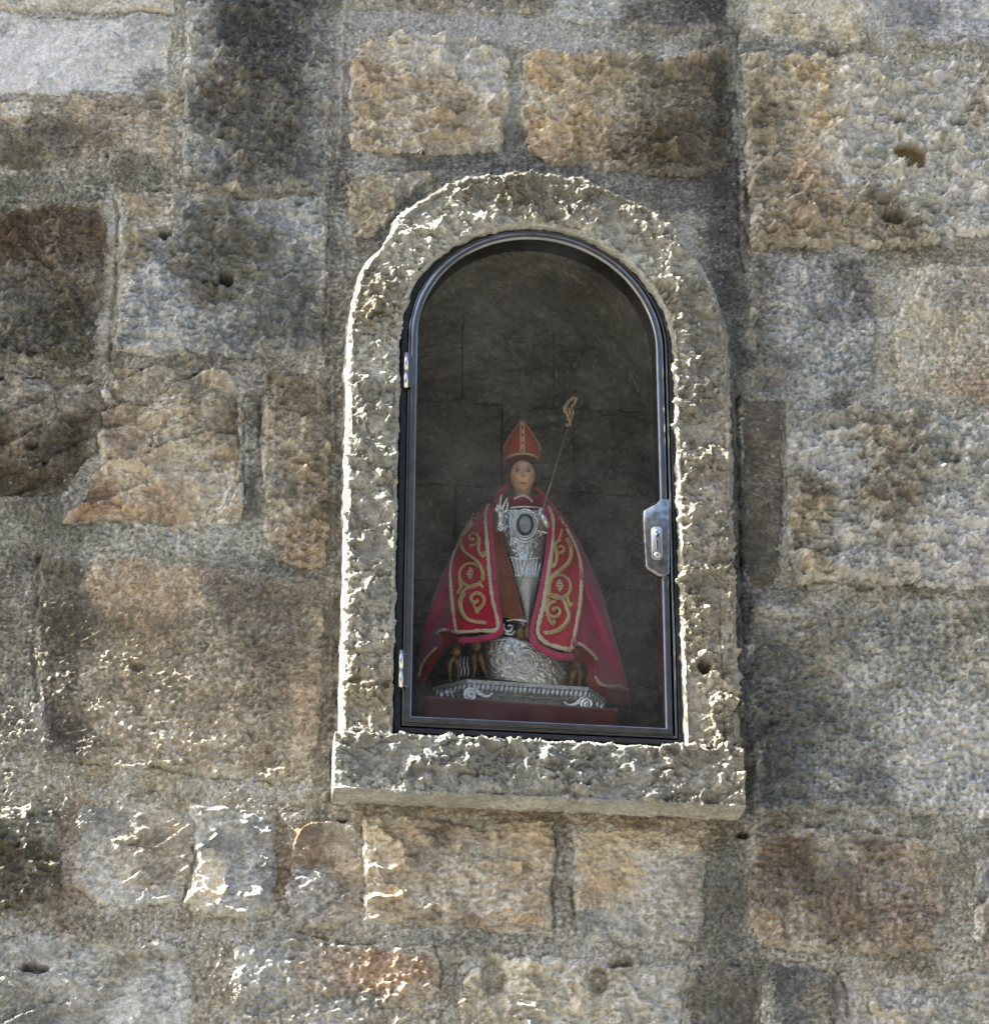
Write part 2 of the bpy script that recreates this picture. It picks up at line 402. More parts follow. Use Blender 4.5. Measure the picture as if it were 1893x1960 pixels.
SOOT = [(520, 80, 110, 150, .28), (510, 300, 120, 110, .35), (430, 480, 130, 90, .30), (540, 600, 90, 90, .25), (80, 480, 130, 110, .40), (60, 300, 100, 50, .35), (90, 870, 120, 110, .30),
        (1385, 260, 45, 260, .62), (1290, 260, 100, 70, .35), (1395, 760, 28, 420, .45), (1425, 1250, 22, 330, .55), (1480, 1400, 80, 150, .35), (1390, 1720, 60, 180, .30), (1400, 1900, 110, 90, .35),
        (110, 1200, 55, 180, .35), (110, 1430, 70, 50, .40), (510, 1150, 110, 60, .20), (480, 1090, 140, 30, .30), (970, 315, 180, 26, .45), (1320, 380, 90, 60, .40), (60, 1640, 110, 120, .30), (985, 260, 26, 60, .35), (1600, 1690, 190, 100, .12), (770, 395, 60, 60, .25), (500, 780, 60, 60, .25)]
def tone(x, z, base, blots, s, contrast=1.0, hue=1.0, gain=1.0):
    g = gain if s != 900 and s != 950 else 1.28
    """base colour with its stains; everything intrinsic to the stone"""
    base = lin(base)
    wx = x+.020*fbm(x/.07, z/.07, s+30, 4, .6)+.006*vn(x/.010, z/.010, 32)+.003*vn(x/.005, z/.005, 38); wz = z+.022*fbm(x/.07+7, z/.06, s+31, 4, .6)+.006*vn(x/.010+4, z/.010, 37)
    c = np.tile(base, (x.size, 1)); w = np.ones(x.size)
    for b in blots:
        px, py, r, rgb = b[:4]; k = 1.4*(b[4] if len(b) > 4 else 4.0)
        if len(b) > 5: rx, rz = r/950.0, b[5]/950.0
        else: rx = rz = r/950.0
        q = P(px, py)
        d2 = ((wx-q[0])/rx)**2+((wz-q[2])/rz)**2
        ww = k*np.exp(-d2*d2*.8)
        c += ww[:, None]*lin(rgb); w += ww
    c /= w[:, None]
    n1 = fbm(x/.05, z/.04, s+33, 4); n2 = fbm(x/.012, z/.009, s+34, 3, .65); n3 = fbm(x/.02, z/.014, s+35, 3); n4 = fbm(x/.16, z/.14, s+36, 3)
    n5 = vn(x/.0062, z/.0055, s+48)+.6*(h2(np.floor(x/.0027), np.floor(z/.0027), s)-.5)
    f = np.exp(contrast*(.24*n1+(.36*n2+.13*n5)*(.6+.8*np.clip(.5+fbm(x/.2, z/.2, s+49, 2), 0, 1))+.20*n4))
    c = c*f[:, None]
    hmix = hue*(.10*n3+.08*n1)          # warm / cold drift
    c *= np.stack([1+hmix, 1+hmix*.15, 1-hmix*1.1], 1)
    ux = x+.006*vn(x/.03, z/.03, s+41); uz = z+.006*vn(x/.03, z/.03, s+42)
    cr1 = np.clip(1-2.2*np.abs(vn(ux/.030, uz/.014, s+43)), 0, 1)**2; cr2 = np.clip(1-2.2*np.abs(vn(ux/.013, uz/.008, s+44)), 0, 1)**2
    pt = np.clip(.5+.9*fbm(x/.12, z/.1, s+45, 3), 0, 1)
    lm = c.mean(1, keepdims=True); pale = np.minimum((c*.55+lm*.45*np.array([.97, 1.0, 1.03]))*2.3+.012, .52); k = (contrast*pt*(.62*cr1+.50*cr2))[:, None]; c = c*(1-k)+pale*k
    dk = (contrast*.5*np.clip(fbm(ux/.018, uz/.011, s+46, 3)-.12, 0, 1)*np.clip(.8-.6*fbm(x/.15, z/.15, s+47, 2), 0, 1.3))[:, None]
    c = c*(1-np.clip(dk, 0, .75))+c*np.array([.42, .36, .28])*np.clip(dk, 0, .75)
    d, _, r, _, _ = worley(x/.016, z/.016, s+40)
    sp = (r > .88) & (d < .05+.12*(r-.88)/.12)
    c = np.where(sp[:, None], c*.3+.7*np.array([.55, .55, .5])/ALB, c)
    if s not in (1201, 1500, 1710, 1730) and not 1900 <= s < 1950:
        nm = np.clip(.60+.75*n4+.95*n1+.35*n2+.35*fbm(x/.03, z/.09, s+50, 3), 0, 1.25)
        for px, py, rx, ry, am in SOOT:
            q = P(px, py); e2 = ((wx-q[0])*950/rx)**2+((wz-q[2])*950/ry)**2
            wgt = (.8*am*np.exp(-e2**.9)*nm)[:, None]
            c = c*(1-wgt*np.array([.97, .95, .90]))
    lum = c.mean(1, keepdims=True)
    c = lum+(c-lum)*SAT
    return np.clip(c*g*ALB*np.array([1.0, 1.005, .945]), .012, .72)

# stones: outline, base tone, texture, how far it stands out (mm), relief factor, edge softness px, stains
S = []
def st(poly, base, kind, out=4, amp=1.0, edge=10, blots=(), warp=1.0): S.append((poly, base, kind, out, amp, edge, blots, warp))
B = -110
st([(B,-120),(338,-120),(335,25),(262,20),(190,30),(60,26),(B,5)], (160,150,128), 'smooth', 9, 1.6, 6)
st([(B,10),(60,30),(190,33),(262,24),(330,36),(322,110),(326,180),(268,183),(B,180)], (146,149,153), 'smooth', 5, 1.1, 5, [(60,150,90,(172,178,186)),(290,150,34,(92,94,92),3),(250,60,70,(150,152,155))])
st([(B,186),(268,187),(330,186),(336,250),(325,325),(285,310),(250,288),(200,290),(160,312),(90,330),(B,335)], (150,132,106), 'smooth', 6, 2.2, 8, [(60,265,85,(84,80,62)),(30,205,80,(182,164,132),4,22),(240,220,70,(118,100,80)),(310,240,24,(160,144,120)),(150,300,70,(104,92,74))])
st([(356,-120),(638,-120),(640,0),(634,150),(628,300),(620,368),(500,366),(356,362),(350,250),(358,100)], (98,103,106), 'peck', 5, 1.1, 10, [(500,60,90,(60,63,67),2.5),(520,250,120,(82,80,72),2.5),(375,100,40,(136,142,146),3,100),(610,220,32,(128,136,144),3,140),(390,300,50,(120,128,134)),(430,160,60,(92,86,72)),(590,100,30,(70,76,82)),(560,350,60,(110,116,120))])
st([(B,402),(60,392),(198,392),(206,500),(190,600),(176,692),(B,700)], (84,74,58), 'peck', 3, 1.0, 14, [(80,470,110,(92,72,50)),(30,560,60,(100,102,98)),(90,650,90,(74,72,62)),(150,520,50,(96,88,72))])
st([(232,378),(300,376),(400,380),(520,384),(622,380),(620,560),(614,676),(480,684),(300,682),(222,668),(228,560),(234,460)], (108,115,121), 'peck', 4, .95, 10, [(260,400,60,(140,124,98)),(245,480,22,(130,116,92),4,90),(430,500,85,(84,82,70)),(560,610,90,(92,98,98),2.5),(280,590,70,(132,140,150)),(440,440,50,(98,96,86)),(560,400,60,(122,134,146))])
st([(B,722),(60,716),(180,712),(208,760),(186,830),(176,880),(120,958),(B,962)], (86,68,48), 'flake', 5, 1.0, 12, [(60,780,60,(112,106,94)),(100,900,90,(74,66,50)),(10,860,50,(98,74,44)),(-5,790,28,(52,76,66),4),(150,740,50,(110,102,88))])
st([(214,700),(330,706),(430,720),(466,760),(462,880),(464,1000),(380,1024),(262,1012),(130,1000),(196,880),(188,800)], (148,128,100), 'flake', 6, 1.15, 10, [(180,960,60,(150,108,68)),(310,740,70,(122,112,92)),(260,830,60,(130,108,82)),(420,960,60,(156,138,110)),(300,900,80,(170,152,120)),(400,800,60,(116,104,84)),(300,970,60,(144,110,72))])
st([(506,718),(612,716),(624,800),(626,1000),(616,1086),(540,1078),(508,1040)], (138,122,98), 'peck', 4, 1.1, 8, [(530,930,34,(124,122,118)),(600,1050,40,(140,112,72)),(560,760,50,(112,100,82)),(615,900,20,(96,84,66),3,120)])
st([(78,1064),(240,1066),(400,1084),(560,1104),(616,1112),(612,1300),(606,1420),(590,1504),(500,1494),(420,1486),(330,1474),(180,1458),(76,1446),(74,1340),(66,1250),(72,1150)], (126,112,88), 'fine', 4, 1.0, 9, [(120,1180,52,(84,78,64),5,150),(280,1130,80,(158,126,86)),(500,1160,90,(88,80,70),2.5),(560,1300,80,(100,86,68)),(590,1330,24,(150,116,78),4,70),(90,1420,60,(66,64,66)),(330,1350,120,(132,116,90)),(440,1450,90,(140,124,100)),(500,1440,60,(112,98,68)),(250,1250,80,(120,106,80)),(420,1240,60,(112,100,80))])
st([(B,1558),(60,1548),(104,1560),(112,1650),(104,1740),(40,1752),(B,1756)], (86,84,66), 'peck', 4, 1, 12, [(30,1700,60,(80,72,56)),(60,1580,40,(110,110,104))])
st([(150,1545),(240,1532),(330,1546),(370,1580),(374,1640),(358,1680),(346,1722),(280,1738),(190,1734),(140,1690),(140,1620)], (128,122,110), 'flake', 4, .45, 12, [(240,1720,80,(150,154,158),4,26),(300,1620,60,(128,112,92)),(190,1570,60,(108,110,110)),(200,1660,50,(132,128,112))])
st([(366,1540),(480,1556),(524,1562),(528,1650),(530,1740),(480,1756),(380,1750),(352,1726),(368,1680),(382,1640)], (114,116,120), 'peck', 5, .5, 10, [(385,1700,26,(196,160,110),6,44),(480,1640,60,(108,112,118)),(420,1570,50,(124,126,122))])
st([(560,1580),(620,1568),(676,1576),(694,1620),(696,1690),(690,1760),(620,1776),(552,1770),(544,1700),(556,1640)], (122,104,82), 'flake', 5, .5, 12, [(580,1720,50,(112,114,118)),(670,1640,30,(150,126,90)),(600,1620,40,(110,84,58)),(640,1600,40,(140,126,104))])
st([(700,1572),(800,1566),(900,1586),(1000,1578),(1058,1574),(1060,1640),(1052,1700),(1058,1790),(960,1784),(860,1770),(760,1772),(700,1762),(698,1680)], (148,126,96), 'peck', 5, .8, 9, [(740,1600,50,(172,140,92)),(860,1640,60,(122,108,92)),(760,1680,80,(152,134,104)),(900,1770,60,(96,66,42),4,18),(1000,1760,50,(172,132,82),4,24),(930,1690,70,(158,138,110)),(860,1590,60,(112,88,62),3,20),(980,1620,50,(166,138,92)),(720,1700,24,(120,114,104))])
st([(1100,1592),(1200,1584),(1330,1592),(1352,1640),(1346,1720),(1342,1800),(1240,1812),(1106,1800),(1102,1740),(1096,1660)], (134,128,118), 'fine', 5, .9, 9, [(1150,1650,76,(176,142,86)),(1240,1605,110,(158,124,80),4,22),(1270,1720,60,(142,134,124)),(1160,1790,60,(118,120,122)),(1330,1740,36,(110,108,96))])
st([(B,1792),(100,1786),(240,1800),(360,1818),(368,1900),(370,2085),(B,2085)], (118,121,123), 'flake', 5, .55, 10, [(60,1900,80,(104,106,108)),(20,1930,60,(92,90,72)),(220,1850,70,(122,118,102)),(300,1930,70,(130,136,140)),(120,1820,60,(132,136,138))])
st([(446,1812),(560,1800),(700,1814),(830,1824),(844,1870),(838,1930),(850,2085),(442,2085),(440,1900)], (130,126,114), 'fine', 5, 1.2, 10, [(690,1862,90,(166,110,48),5,38),(800,1880,40,(150,108,62)),(500,1850,60,(134,142,148)),(600,1940,120,(126,124,118)),(640,1950,60,(136,138,136)),(760,1930,60,(134,122,100))])
st([(900,1860),(1000,1830),(1110,1838),(1210,1856),(1310,1852),(1300,1900),(1292,2085),(888,2085),(880,1920)], (148,138,116), 'peck', 5, .8, 10, [(950,1870,26,(108,84,58),4,40),(1150,1870,30,(112,96,78)),(1240,1900,60,(140,142,140)),(1050,1930,90,(156,146,122)),(960,1950,60,(146,134,106)),(1180,1940,60,(142,134,112))])
st([(1322,1836),(1400,1838),(1464,1842),(1466,1920),(1468,2085),(1310,2085),(1316,1920)], (84,82,74), 'fine', 4, 1, 8, [(1380,1900,50,(94,90,78))])
st([(1474,1846),(1540,1856),(1606,1866),(1618,1920),(1618,2085),(1474,2085)], (76,78,80), 'fine', 4, .9, 6, [(1580,1920,40,(98,92,76)),(1500,1880,36,(70,72,78))])
st([(1672,1890),(1720,1870),(1790,1882),(1830,1862),(2015,1872),(2015,2085),(1666,2085)], (124,124,116), 'smooth', 3, 2.2, 8, [(1830,1930,60,(130,130,122)),(1720,1900,50,(118,118,122)),(1700,1950,30,(140,122,98)),(1880,1900,40,(112,114,116))])
st([(1448,1600),(1540,1590),(1640,1594),(1720,1604),(1784,1612),(1816,1650),(1806,1740),(1800,1810),(1700,1828),(1560,1822),(1450,1812),(1436,1740),(1426,1680)], (112,94,72), 'fine', 7, 1.2, 12, [(1595,1640,34,(138,134,120)),(1470,1640,50,(100,74,48)),(1760,1660,50,(134,116,90)),(1460,1780,34,(150,124,88)),(1650,1700,90,(104,88,72)),(1500,1720,60,(90,78,62)),(1720,1760,60,(118,98,76)),(1530,1770,40,(134,118,96))])
st([(1868,1650),(1930,1636),(2015,1640),(2015,1850),(1880,1846),(1862,1780)], (108,96,82), 'flake', 4, .8, 10, [(1885,1680,30,(126,128,132))])
st([(1434,1150),(1560,1166),(1700,1150),(2015,1156),(2015,1560),(1900,1572),(1760,1560),(1600,1548),(1446,1556),(1436,1400)], (108,110,108), 'fine', 5, 1.5, 12, [(1490,1400,80,(78,84,86),5,150),(1850,1480,110,(150,156,160)),(1700,1250,90,(116,120,118)),(1540,1220,90,(112,110,98)),(1880,1240,80,(124,122,108)),(1800,1380,80,(132,136,136)),(1620,1480,70,(100,106,110)),(1500,1190,50,(132,132,122))])
st([(1512,800),(1640,786),(1800,792),(2015,796),(2015,1126),(1800,1128),(1660,1110),(1530,1118),(1506,1040),(1510,900)], (126,128,126), 'peck', 6, 1.5, 12, [(1600,880,60,(150,158,168)),(1545,1000,34,(126,106,74),4,80),(1850,1080,110,(160,166,176)),(1700,850,90,(124,112,90),3),(1850,880,90,(138,144,144)),(1690,960,60,(118,104,82),3),(1740,1030,60,(116,102,78),2),(1560,1090,34,(156,140,110)),(1650,1040,70,(134,138,138))])
st([(1413,772),(1497,772),(1494,900),(1492,1010),(1484,1118),(1420,1118),(1416,1000),(1414,880)], (80,70,54), 'smooth', 8, .5, 2, [(1440,900,40,(82,74,60)),(1470,860,26,(96,80,58)),(1450,1060,30,(78,72,60))])
st([(1436,492),(1560,484),(1660,492),(1674,560),(1668,660),(1664,745),(1560,768),(1450,764),(1434,640)], (104,111,121), 'fine', 5, 1.6, 14, [(1560,620,80,(122,128,138)),(1450,560,34,(82,84,80),4,80),(1640,540,44,(84,86,86)),(1590,740,70,(118,130,140)),(1480,700,50,(98,96,90)),(1540,520,50,(118,122,132))])
st([(1722,514),(1800,508),(2015,520),(2015,776),(1800,764),(1722,756),(1712,640)], (154,142,118), 'fine', 5, 1.2, 12, [(1840,560,60,(126,122,116)),(1760,600,50,(172,160,134)),(1860,740,70,(142,116,90)),(1800,660,80,(148,136,110)),(1740,700,40,(138,130,112))])
st([(1422,108),(1560,106),(1690,118),(1800,122),(2015,134),(2015,440),(1860,452),(1720,476),(1600,470),(1440,478),(1430,300)], (142,134,116), 'peck', 7, 1.35, 12, [(1780,240,150,(160,164,162)),(1850,400,90,(148,152,150)),(1540,160,60,(176,146,98)),(1560,260,40,(180,138,84),4,60),(1470,240,48,(124,112,90),4,110),(1520,400,90,(128,108,80)),(1440,460,70,(104,82,56),4,30),(1660,450,80,(112,98,76)),(1870,215,34,(126,98,68)),(1560,350,40,(170,124,78)),(1480,380,40,(112,114,110)),(1660,160,60,(164,164,154)),(1620,300,60,(168,170,166)),(1712,425,30,(104,93,74),5)])
st([(1422,-120),(1660,-120),(1662,60),(1650,88),(1540,84),(1424,72)], (168,152,118), 'smooth', 4, 2.0, 8, [(1530,40,50,(150,138,108)),(1565,52,24,(122,104,96)),(1600,30,40,(172,140,92)),(1480,20,60,(178,162,128)),(1560,90,60,(120,122,124),4,16)])
st([(1688,-120),(2015,-120),(2015,92),(1900,88),(1780,86),(1740,66),(1690,58)], (122,124,132), 'smooth', 6, 1.8, 6, [(1780,60,60,(104,108,118)),(1880,20,60,(134,138,144)),(1700,20,30,(112,112,112))])
st([(676,92),(760,70),(900,72),(966,104),(970,200),(952,290),(860,296),(740,294),(670,286),(674,180)], (162,142,112), 'peck', 4, 1.15, 9, [(880,120,110,(180,178,166),5,40),(700,260,60,(150,128,100)),(720,140,60,(164,132,100)),(850,210,70,(150,124,92)),(900,260,60,(172,156,128)),(920,160,40,(184,182,172))])
st([(1004,110),(1040,98),(1150,100),(1260,110),(1392,92),(1398,200),(1394,330),(1300,336),(1180,326),(1060,316),(1014,290),(1000,220)], (138,120,88), 'peck', 4, 1.15, 9, [(1050,180,60,(184,150,98),4,110),(1030,260,40,(180,136,80),4,60),(1120,220,80,(158,136,100)),(1250,160,60,(110,108,92)),(1270,270,100,(88,80,62)),(1330,200,70,(84,78,66)),(1240,300,60,(96,74,46),4,24),(1380,220,40,(66,66,66),4,140)])
st([(670,-120),(1050,-120),(1056,20),(900,26),(760,14),(672,20)], (118,112,104), 'peck', 4, 1, 8, [(720,0,60,(132,126,112)),(950,0,60,(104,102,100))])
st([(1066,-120),(1404,-120),(1402,60),(1280,62),(1150,50),(1066,40)], (92,94,98), 'fine', 5, 1, 8, [(1110,10,70,(140,146,150)),(1350,20,80,(58,58,60)),(1240,30,50,(88,84,78))])
st([(672,338),(760,330),(838,334),(790,368),(740,420),(716,448),(676,452),(668,400)], (158,142,112), 'peck', 2, .9, 7, [(790,345,40,(130,128,120))])

MORT_BASE = (138,131,114)
MORT_BLOTS = [(340,100,30,(152,142,114),5,140),(340,260,26,(128,118,94),5,90),(260,340,90,(106,102,84),5,40),(100,360,140,(96,94,78),4,34),(212,520,24,(156,146,120),5,140),
 (655,120,18,(160,156,146),6,170),(645,520,28,(118,114,106),5,200),(420,695,240,(112,106,94),4,26),(30,700,120,(96,90,74),4,30),(485,860,20,(94,92,86),5,150),(250,1030,230,(122,122,104),5,46),(480,1080,160,(98,100,98),4,40),(60,1010,120,(100,98,92)),
 (24,1250,50,(100,94,80),5,260),(620,1200,26,(96,84,66),5,300),(300,1500,270,(146,134,104),5,46),(60,1520,90,(110,108,92),4,44),(130,1640,34,(132,108,86),5,110),(540,1640,18,(112,84,54),5,100),(620,1545,90,(140,130,112),4,36),(430,1770,260,(134,124,104),4,34),(600,1790,100,(112,108,98),4,26),(405,1900,34,(130,120,100),5,130),
 (866,1900,30,(112,104,88),5,110),(900,1800,140,(108,106,98),5,24),(1078,1690,20,(116,108,98),5,110),(1080,1800,60,(128,126,116),5,30),(1250,1830,130,(122,118,108),4,30),(1390,1700,34,(92,92,84),5,160),(1385,1600,50,(120,104,66),4,24),(1400,1820,70,(84,84,80),4,40),
 (1060,1560,440,(124,98,66),4,18),(1600,1840,180,(120,112,92),4,24),(1840,1720,26,(126,118,100),5,130),(1640,1920,28,(140,130,110),5,110),(1760,1850,110,(128,120,98),4,26),(1650,1570,260,(104,104,96),4,28),(1900,1600,90,(112,110,96)),
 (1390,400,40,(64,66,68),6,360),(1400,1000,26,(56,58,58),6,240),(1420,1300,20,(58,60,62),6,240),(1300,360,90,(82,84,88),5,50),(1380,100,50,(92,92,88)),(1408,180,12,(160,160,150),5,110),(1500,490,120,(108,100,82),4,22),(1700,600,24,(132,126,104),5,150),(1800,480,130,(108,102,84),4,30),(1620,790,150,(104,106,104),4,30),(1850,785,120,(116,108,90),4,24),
 (1700,1138,230,(118,112,90),4,22),(1460,1140,60,(76,80,82),5,26),(1720,100,110,(150,140,114),5,26),(1500,92,110,(104,104,100),4,18),(1675,20,16,(168,158,128),5,90),(983,200,18,(150,150,140),5,90),(983,280,22,(80,84,90),6,50),(850,44,180,(158,162,160),5,26),(1050,70,130,(156,160,156),5,26),(1250,78,130,(128,126,116),4,22),
 (800,312,170,(98,102,106),5,20),(1000,322,160,(82,86,90),5,22),(760,420,60,(90,94,96),5,60),(700,520,50,(104,102,96),4,80),(1200,350,80,(92,94,92),4,30),(1370,560,44,(82,82,80),4,120),(635,700,20,(84,82,76),5,1000)]

wall = empty('stone_wall', (0, 0, 0))
tag(wall, 'old wall of rough weathered sandstone blocks with wide mortar joints around the niche', 'wall')

# niche geometry, measured on the front plane of the surround
YF = -0.072                                    # front of the surround
YS = -0.080                                    # front of the sill
xi0 = P(759, 1136, YF)[0]; xi1 = P(1303, 1136, YF)[0]
xo0 = P(656, 1000, YF)[0]; xo1 = P(1411, 1000, YF)[0]
XC = (xi0+xi1)/2; RI = (xi1-xi0)/2
ROL = XC-xo0; ROR = xo1-XC
ZAI = P(1030, 428, YF)[2]; ZSP = ZAI-RI
ZAO = P(1030, 323, YF)[2]; RTOP = ZAO-ZSP
ZSILL = P(760, 1398, YS)[2]; ZSB = P(640, 1513, YS)[2]
xs0 = P(641, 1450, YS)[0]; xs1 = P(1426, 1480, YS)[0]
def niche_sd(x, z, grow=0.0):
    """positive inside the arched opening"""
    r = RI+grow
    up = r-np.hypot(x-XC, z-ZSP)
    lo = np.minimum(r-np.abs(x-XC), z-(ZSILL-grow))
    return np.where(z > ZSP, up, lo)

polys = [pts_m(s[0]) for s in S]
def warped(x, z, k=1.0):
    return (x+k*(.006*vn(x/.05, z/.05, 201)+.003*vn(x/.014, z/.014, 203)+.0015*vn(x/.006, z/.006, 207)),
            z+k*(.006*vn(x/.05+4, z/.05, 202)+.003*vn(x/.014+4, z/.014, 204)+.0015*vn(x/.006+3, z/.006, 208)))
def build_stone(poly, base, kind, out, amp, edge, blots, warp, seed, gs=GS):
    x0, z0 = poly.min(0)-.014; x1, z1 = poly.max(0)+.014
    nx = int((x1-x0)/gs)+2; nz = int((z1-z0)/gs)+2
    X, Z = np.meshgrid(x0+gs*np.arange(nx), z0+gs*np.arange(nz), indexing='ij')
    wx, wz = warped(X, Z, warp)
    sd = polysd(poly, wx, wz)
    e = edge/950.0
    t = np.clip((sd+.002)/e, 0, 1); drop = (1-np.sqrt(np.clip(1-(1-t)**2, 0, 1)))*(.0025+out*.001)
    h = out*.001+amp*tex(kind, X, Z, seed)-drop+relief(X, Z)
    h = np.where(sd < -.002, h-(-.002-sd)*1.6, h)
    q_ = P(1741, 305); rr = np.hypot(X-q_[0]+.12*(Z-q_[2]), (Z-q_[2])/.9)+.005*vn(X/.03, Z/.03, 71)+.0015*vn(X/.008, Z/.008, 73)
    w_ = 1-sm(.0345, .0375, rr)
    if rr.min() < .04: h = (h+.004*(1-sm(.036, .055, rr)))*(1-w_)+(-.013+.004*(Z-q_[2])/.04+.0012*fbm(X/.02, Z/.02, 72, 3))*w_
    hole = niche_sd(X, Z, .03)
    keepv = (sd > -.008) & (hole < 0)
    k = keepv[:-1, :-1] & keepv[1:, :-1] & keepv[1:, 1:] & keepv[:-1, 1:]
    V = np.stack([X.ravel(), -h.ravel(), Z.ravel()], 1)
    col = tone(X.ravel(), Z.ravel(), base, blots, seed)
    if rr.min() < .04:
        wf = w_.ravel()[:, None]; col = col*(1-wf)+wf*lin((116, 102, 80))*ALB*(1+.16*fbm(X.ravel()/.02, Z.ravel()/.02, 74, 3))[:, None]
    if gs < .01 and edge > 3:
        mc = tone(X.ravel(), Z.ravel(), MORT_BASE, MORT_BLOTS, 900, 1.15, .7)
        sm_w = 1-sm(0, .022, sd.ravel()+.012*fbm(X.ravel()/.03, Z.ravel()/.03, seed+5, 3)-.001)
        sm_w = (sm_w*np.clip(.35+.8*vn(X.ravel()/.11, Z.ravel()/.11, seed+6), 0, 1))[:, None]
        col = col*(1-sm_w)+mc*sm_w
    V, F, col = compact(V, gridfaces(nx, nz, k), col)
    o = mesh_np('stone', V, F, M_STONE, wall, col)
    return o
for i, s in enumerate(S):
    build_stone(polys[i], *s[1:], seed=300+i*31)

def mortar_sheet():
    gs = GS
    nx = int((XR-XL)/gs)+1; nz = int((ZT-ZB)/gs)+1
    X, Z = np.meshgrid(XL+gs*np.arange(nx), ZB+gs*np.arange(nz), indexing='ij')
    wx, wz = warped(X, Z)
    near = np.full(X.shape, -1.0)
    for p in polys:
        x0, z0 = p.min(0)-.03; x1, z1 = p.max(0)+.03
        i0 = max(0, int((x0-XL)/gs)); i1 = min(nx, int((x1-XL)/gs)+2); j0 = max(0, int((z0-ZB)/gs)); j1 = min(nz, int((z1-ZB)/gs)+2)
        sl = (slice(i0, i1), slice(j0, j1))
        near[sl] = np.maximum(near[sl], polysd(p, wx[sl], wz[sl]))
    keepv = (near < .010) & (niche_sd(X, Z, .03) < 0)
    k = keepv[:-1, :-1] & keepv[1:, :-1] & keepv[1:, 1:] & keepv[:-1, 1:]
    h = .001+tex('grain', X, Z, 77)+relief(X, Z)+.003*fbm(X/.2, Z/.2, 78, 3)
    dx_ = np.where(Z < ZSP, X-(XC+ROR), np.hypot((X-XC)/ROR, (Z-ZSP)/RTOP)*ROR-ROR)
    hn = .050*np.exp(-np.clip(dx_-.004, 0, 1)/.012)*sm(XC+.12, XC+.30, X)*(Z > ZSILL-.01)*(dx_ > -.03)*(.85+.5*fbm(X/.05, Z/.05, 81, 3))
    h = h+hn
    col = tone(X.ravel(), Z.ravel(), MORT_BASE, MORT_BLOTS, 900, 1.15, .7)
    V = np.stack([X.ravel(), -h.ravel(), Z.ravel()], 1)
    V, F, col = compact(V, gridfaces(nx, nz, k), col)
    mesh_np('mortar', V, F, M_MORTAR, wall, col)
mortar_sheet()

# the rest of the wall outside the traced part: courses of plain blocks
rng = np.random.default_rng(4)
def courses(x0, x1, z0, z1, seed):
    z = z0; k = 0
    while z < z1-.05:
        hh = min(rng.uniform(.26, .42), z1-z)
        if z1-(z+hh) < .14: hh = z1-z
        x = x0
        while x < x1-.02:
            ww = rng.uniform(.34, .72)
            if x1-(x+ww) < .2: ww = x1-x
            g = .012
            poly = np.array([(x+g, z+g), (x+ww-g, z+g), (x+ww-g, z+hh-g), (x+g, z+hh-g)])
            c = [(126,116,98),(112,116,118),(146,130,104),(104,94,78),(134,132,124)][int(rng.integers(5))]
            build_stone(poly, c, 'flake', 5, .8, 12, [], .6, seed+k*7, gs=.014)
            x += ww; k += 1
        z += hh
WX0, WX1, WZT = -2.9, 3.1, ZT+1.05
courses(WX0, XL, ZB, ZT, 2000); courses(XR, WX1, ZB, ZT, 3000)
courses(WX0, WX1, 0.0, ZB, 4000); courses(WX0, WX1, ZT, WZT, 6000)
def sheet(x0, x1, z0, z1, gs, y=0.0):
    nx = max(2, int((x1-x0)/gs)+1); nz = max(2, int((z1-z0)/gs)+1)
    X, Z = np.meshgrid(np.linspace(x0, x1, nx), np.linspace(z0, z1, nz), indexing='ij')
    Vv = np.stack([X.ravel(), -(-.002+.004*fbm(X/.1, Z/.1, 5, 2)).ravel()+y, Z.ravel()], 1)
    return Vv, gridfaces(nx, nz), tone(X.ravel(), Z.ravel(), MORT_BASE, [], 950)
for r_ in ((WX0, XL+.005, ZB, ZT), (XR-.005, WX1, ZB, ZT), (WX0, WX1, -.05, ZB+.005), (WX0, WX1, ZT-.005, WZT)):
    v_, f_, c_ = sheet(*r_, .02, .001); mesh_np('mortar', v_, f_, M_MORTAR, wall, c_)
# solid core behind the faces, open at the niche
core = MB()
def cbox(x0, x1, y0, y1, z0, z1): core.box(((x0+x1)/2, (y0+y1)/2, (z0+z1)/2), (x1-x0, y1-y0, z1-z0))
cbox(WX0, XC-.42, .035, .75, -.05, WZT); cbox(XC+.42, WX1, .035, .75, -.05, WZT)
cbox(XC-.42, XC+.42, .035, .75, -.05, ZSILL-.12); cbox(XC-.42, XC+.42, .035, .75, ZAI+.15, WZT); cbox(XC-.42, XC+.42, .55, .75, ZSILL-.12, ZAI+.15)
core.build('wall_core', mat('rubble_core', (.2, .18, .15), .9, nscale=20, bump=.3), wall, smooth=False)
# unseen projecting course, added above to keep grazing sun off most of the wall
sc_ = MB(); 
ZC = WZT-.62
CPROJ = 0.092
xx = WX0
while xx < WX1-.05:
    w_ = min(rng.uniform(.5, .8), WX1-xx)
    bb = MB(); bb.box((xx+w_/2, -CPROJ/2+.02, ZC+.09), (w_-.012, CPROJ+.04, .18))
    o = bb.build('sun_block_stone', mat('sun_block_stone_%d' % int(xx*10), (.3, .27, .21), .9, nscale=25, bump=.5), wall, smooth=False, bevel=.012)
    xx += w_

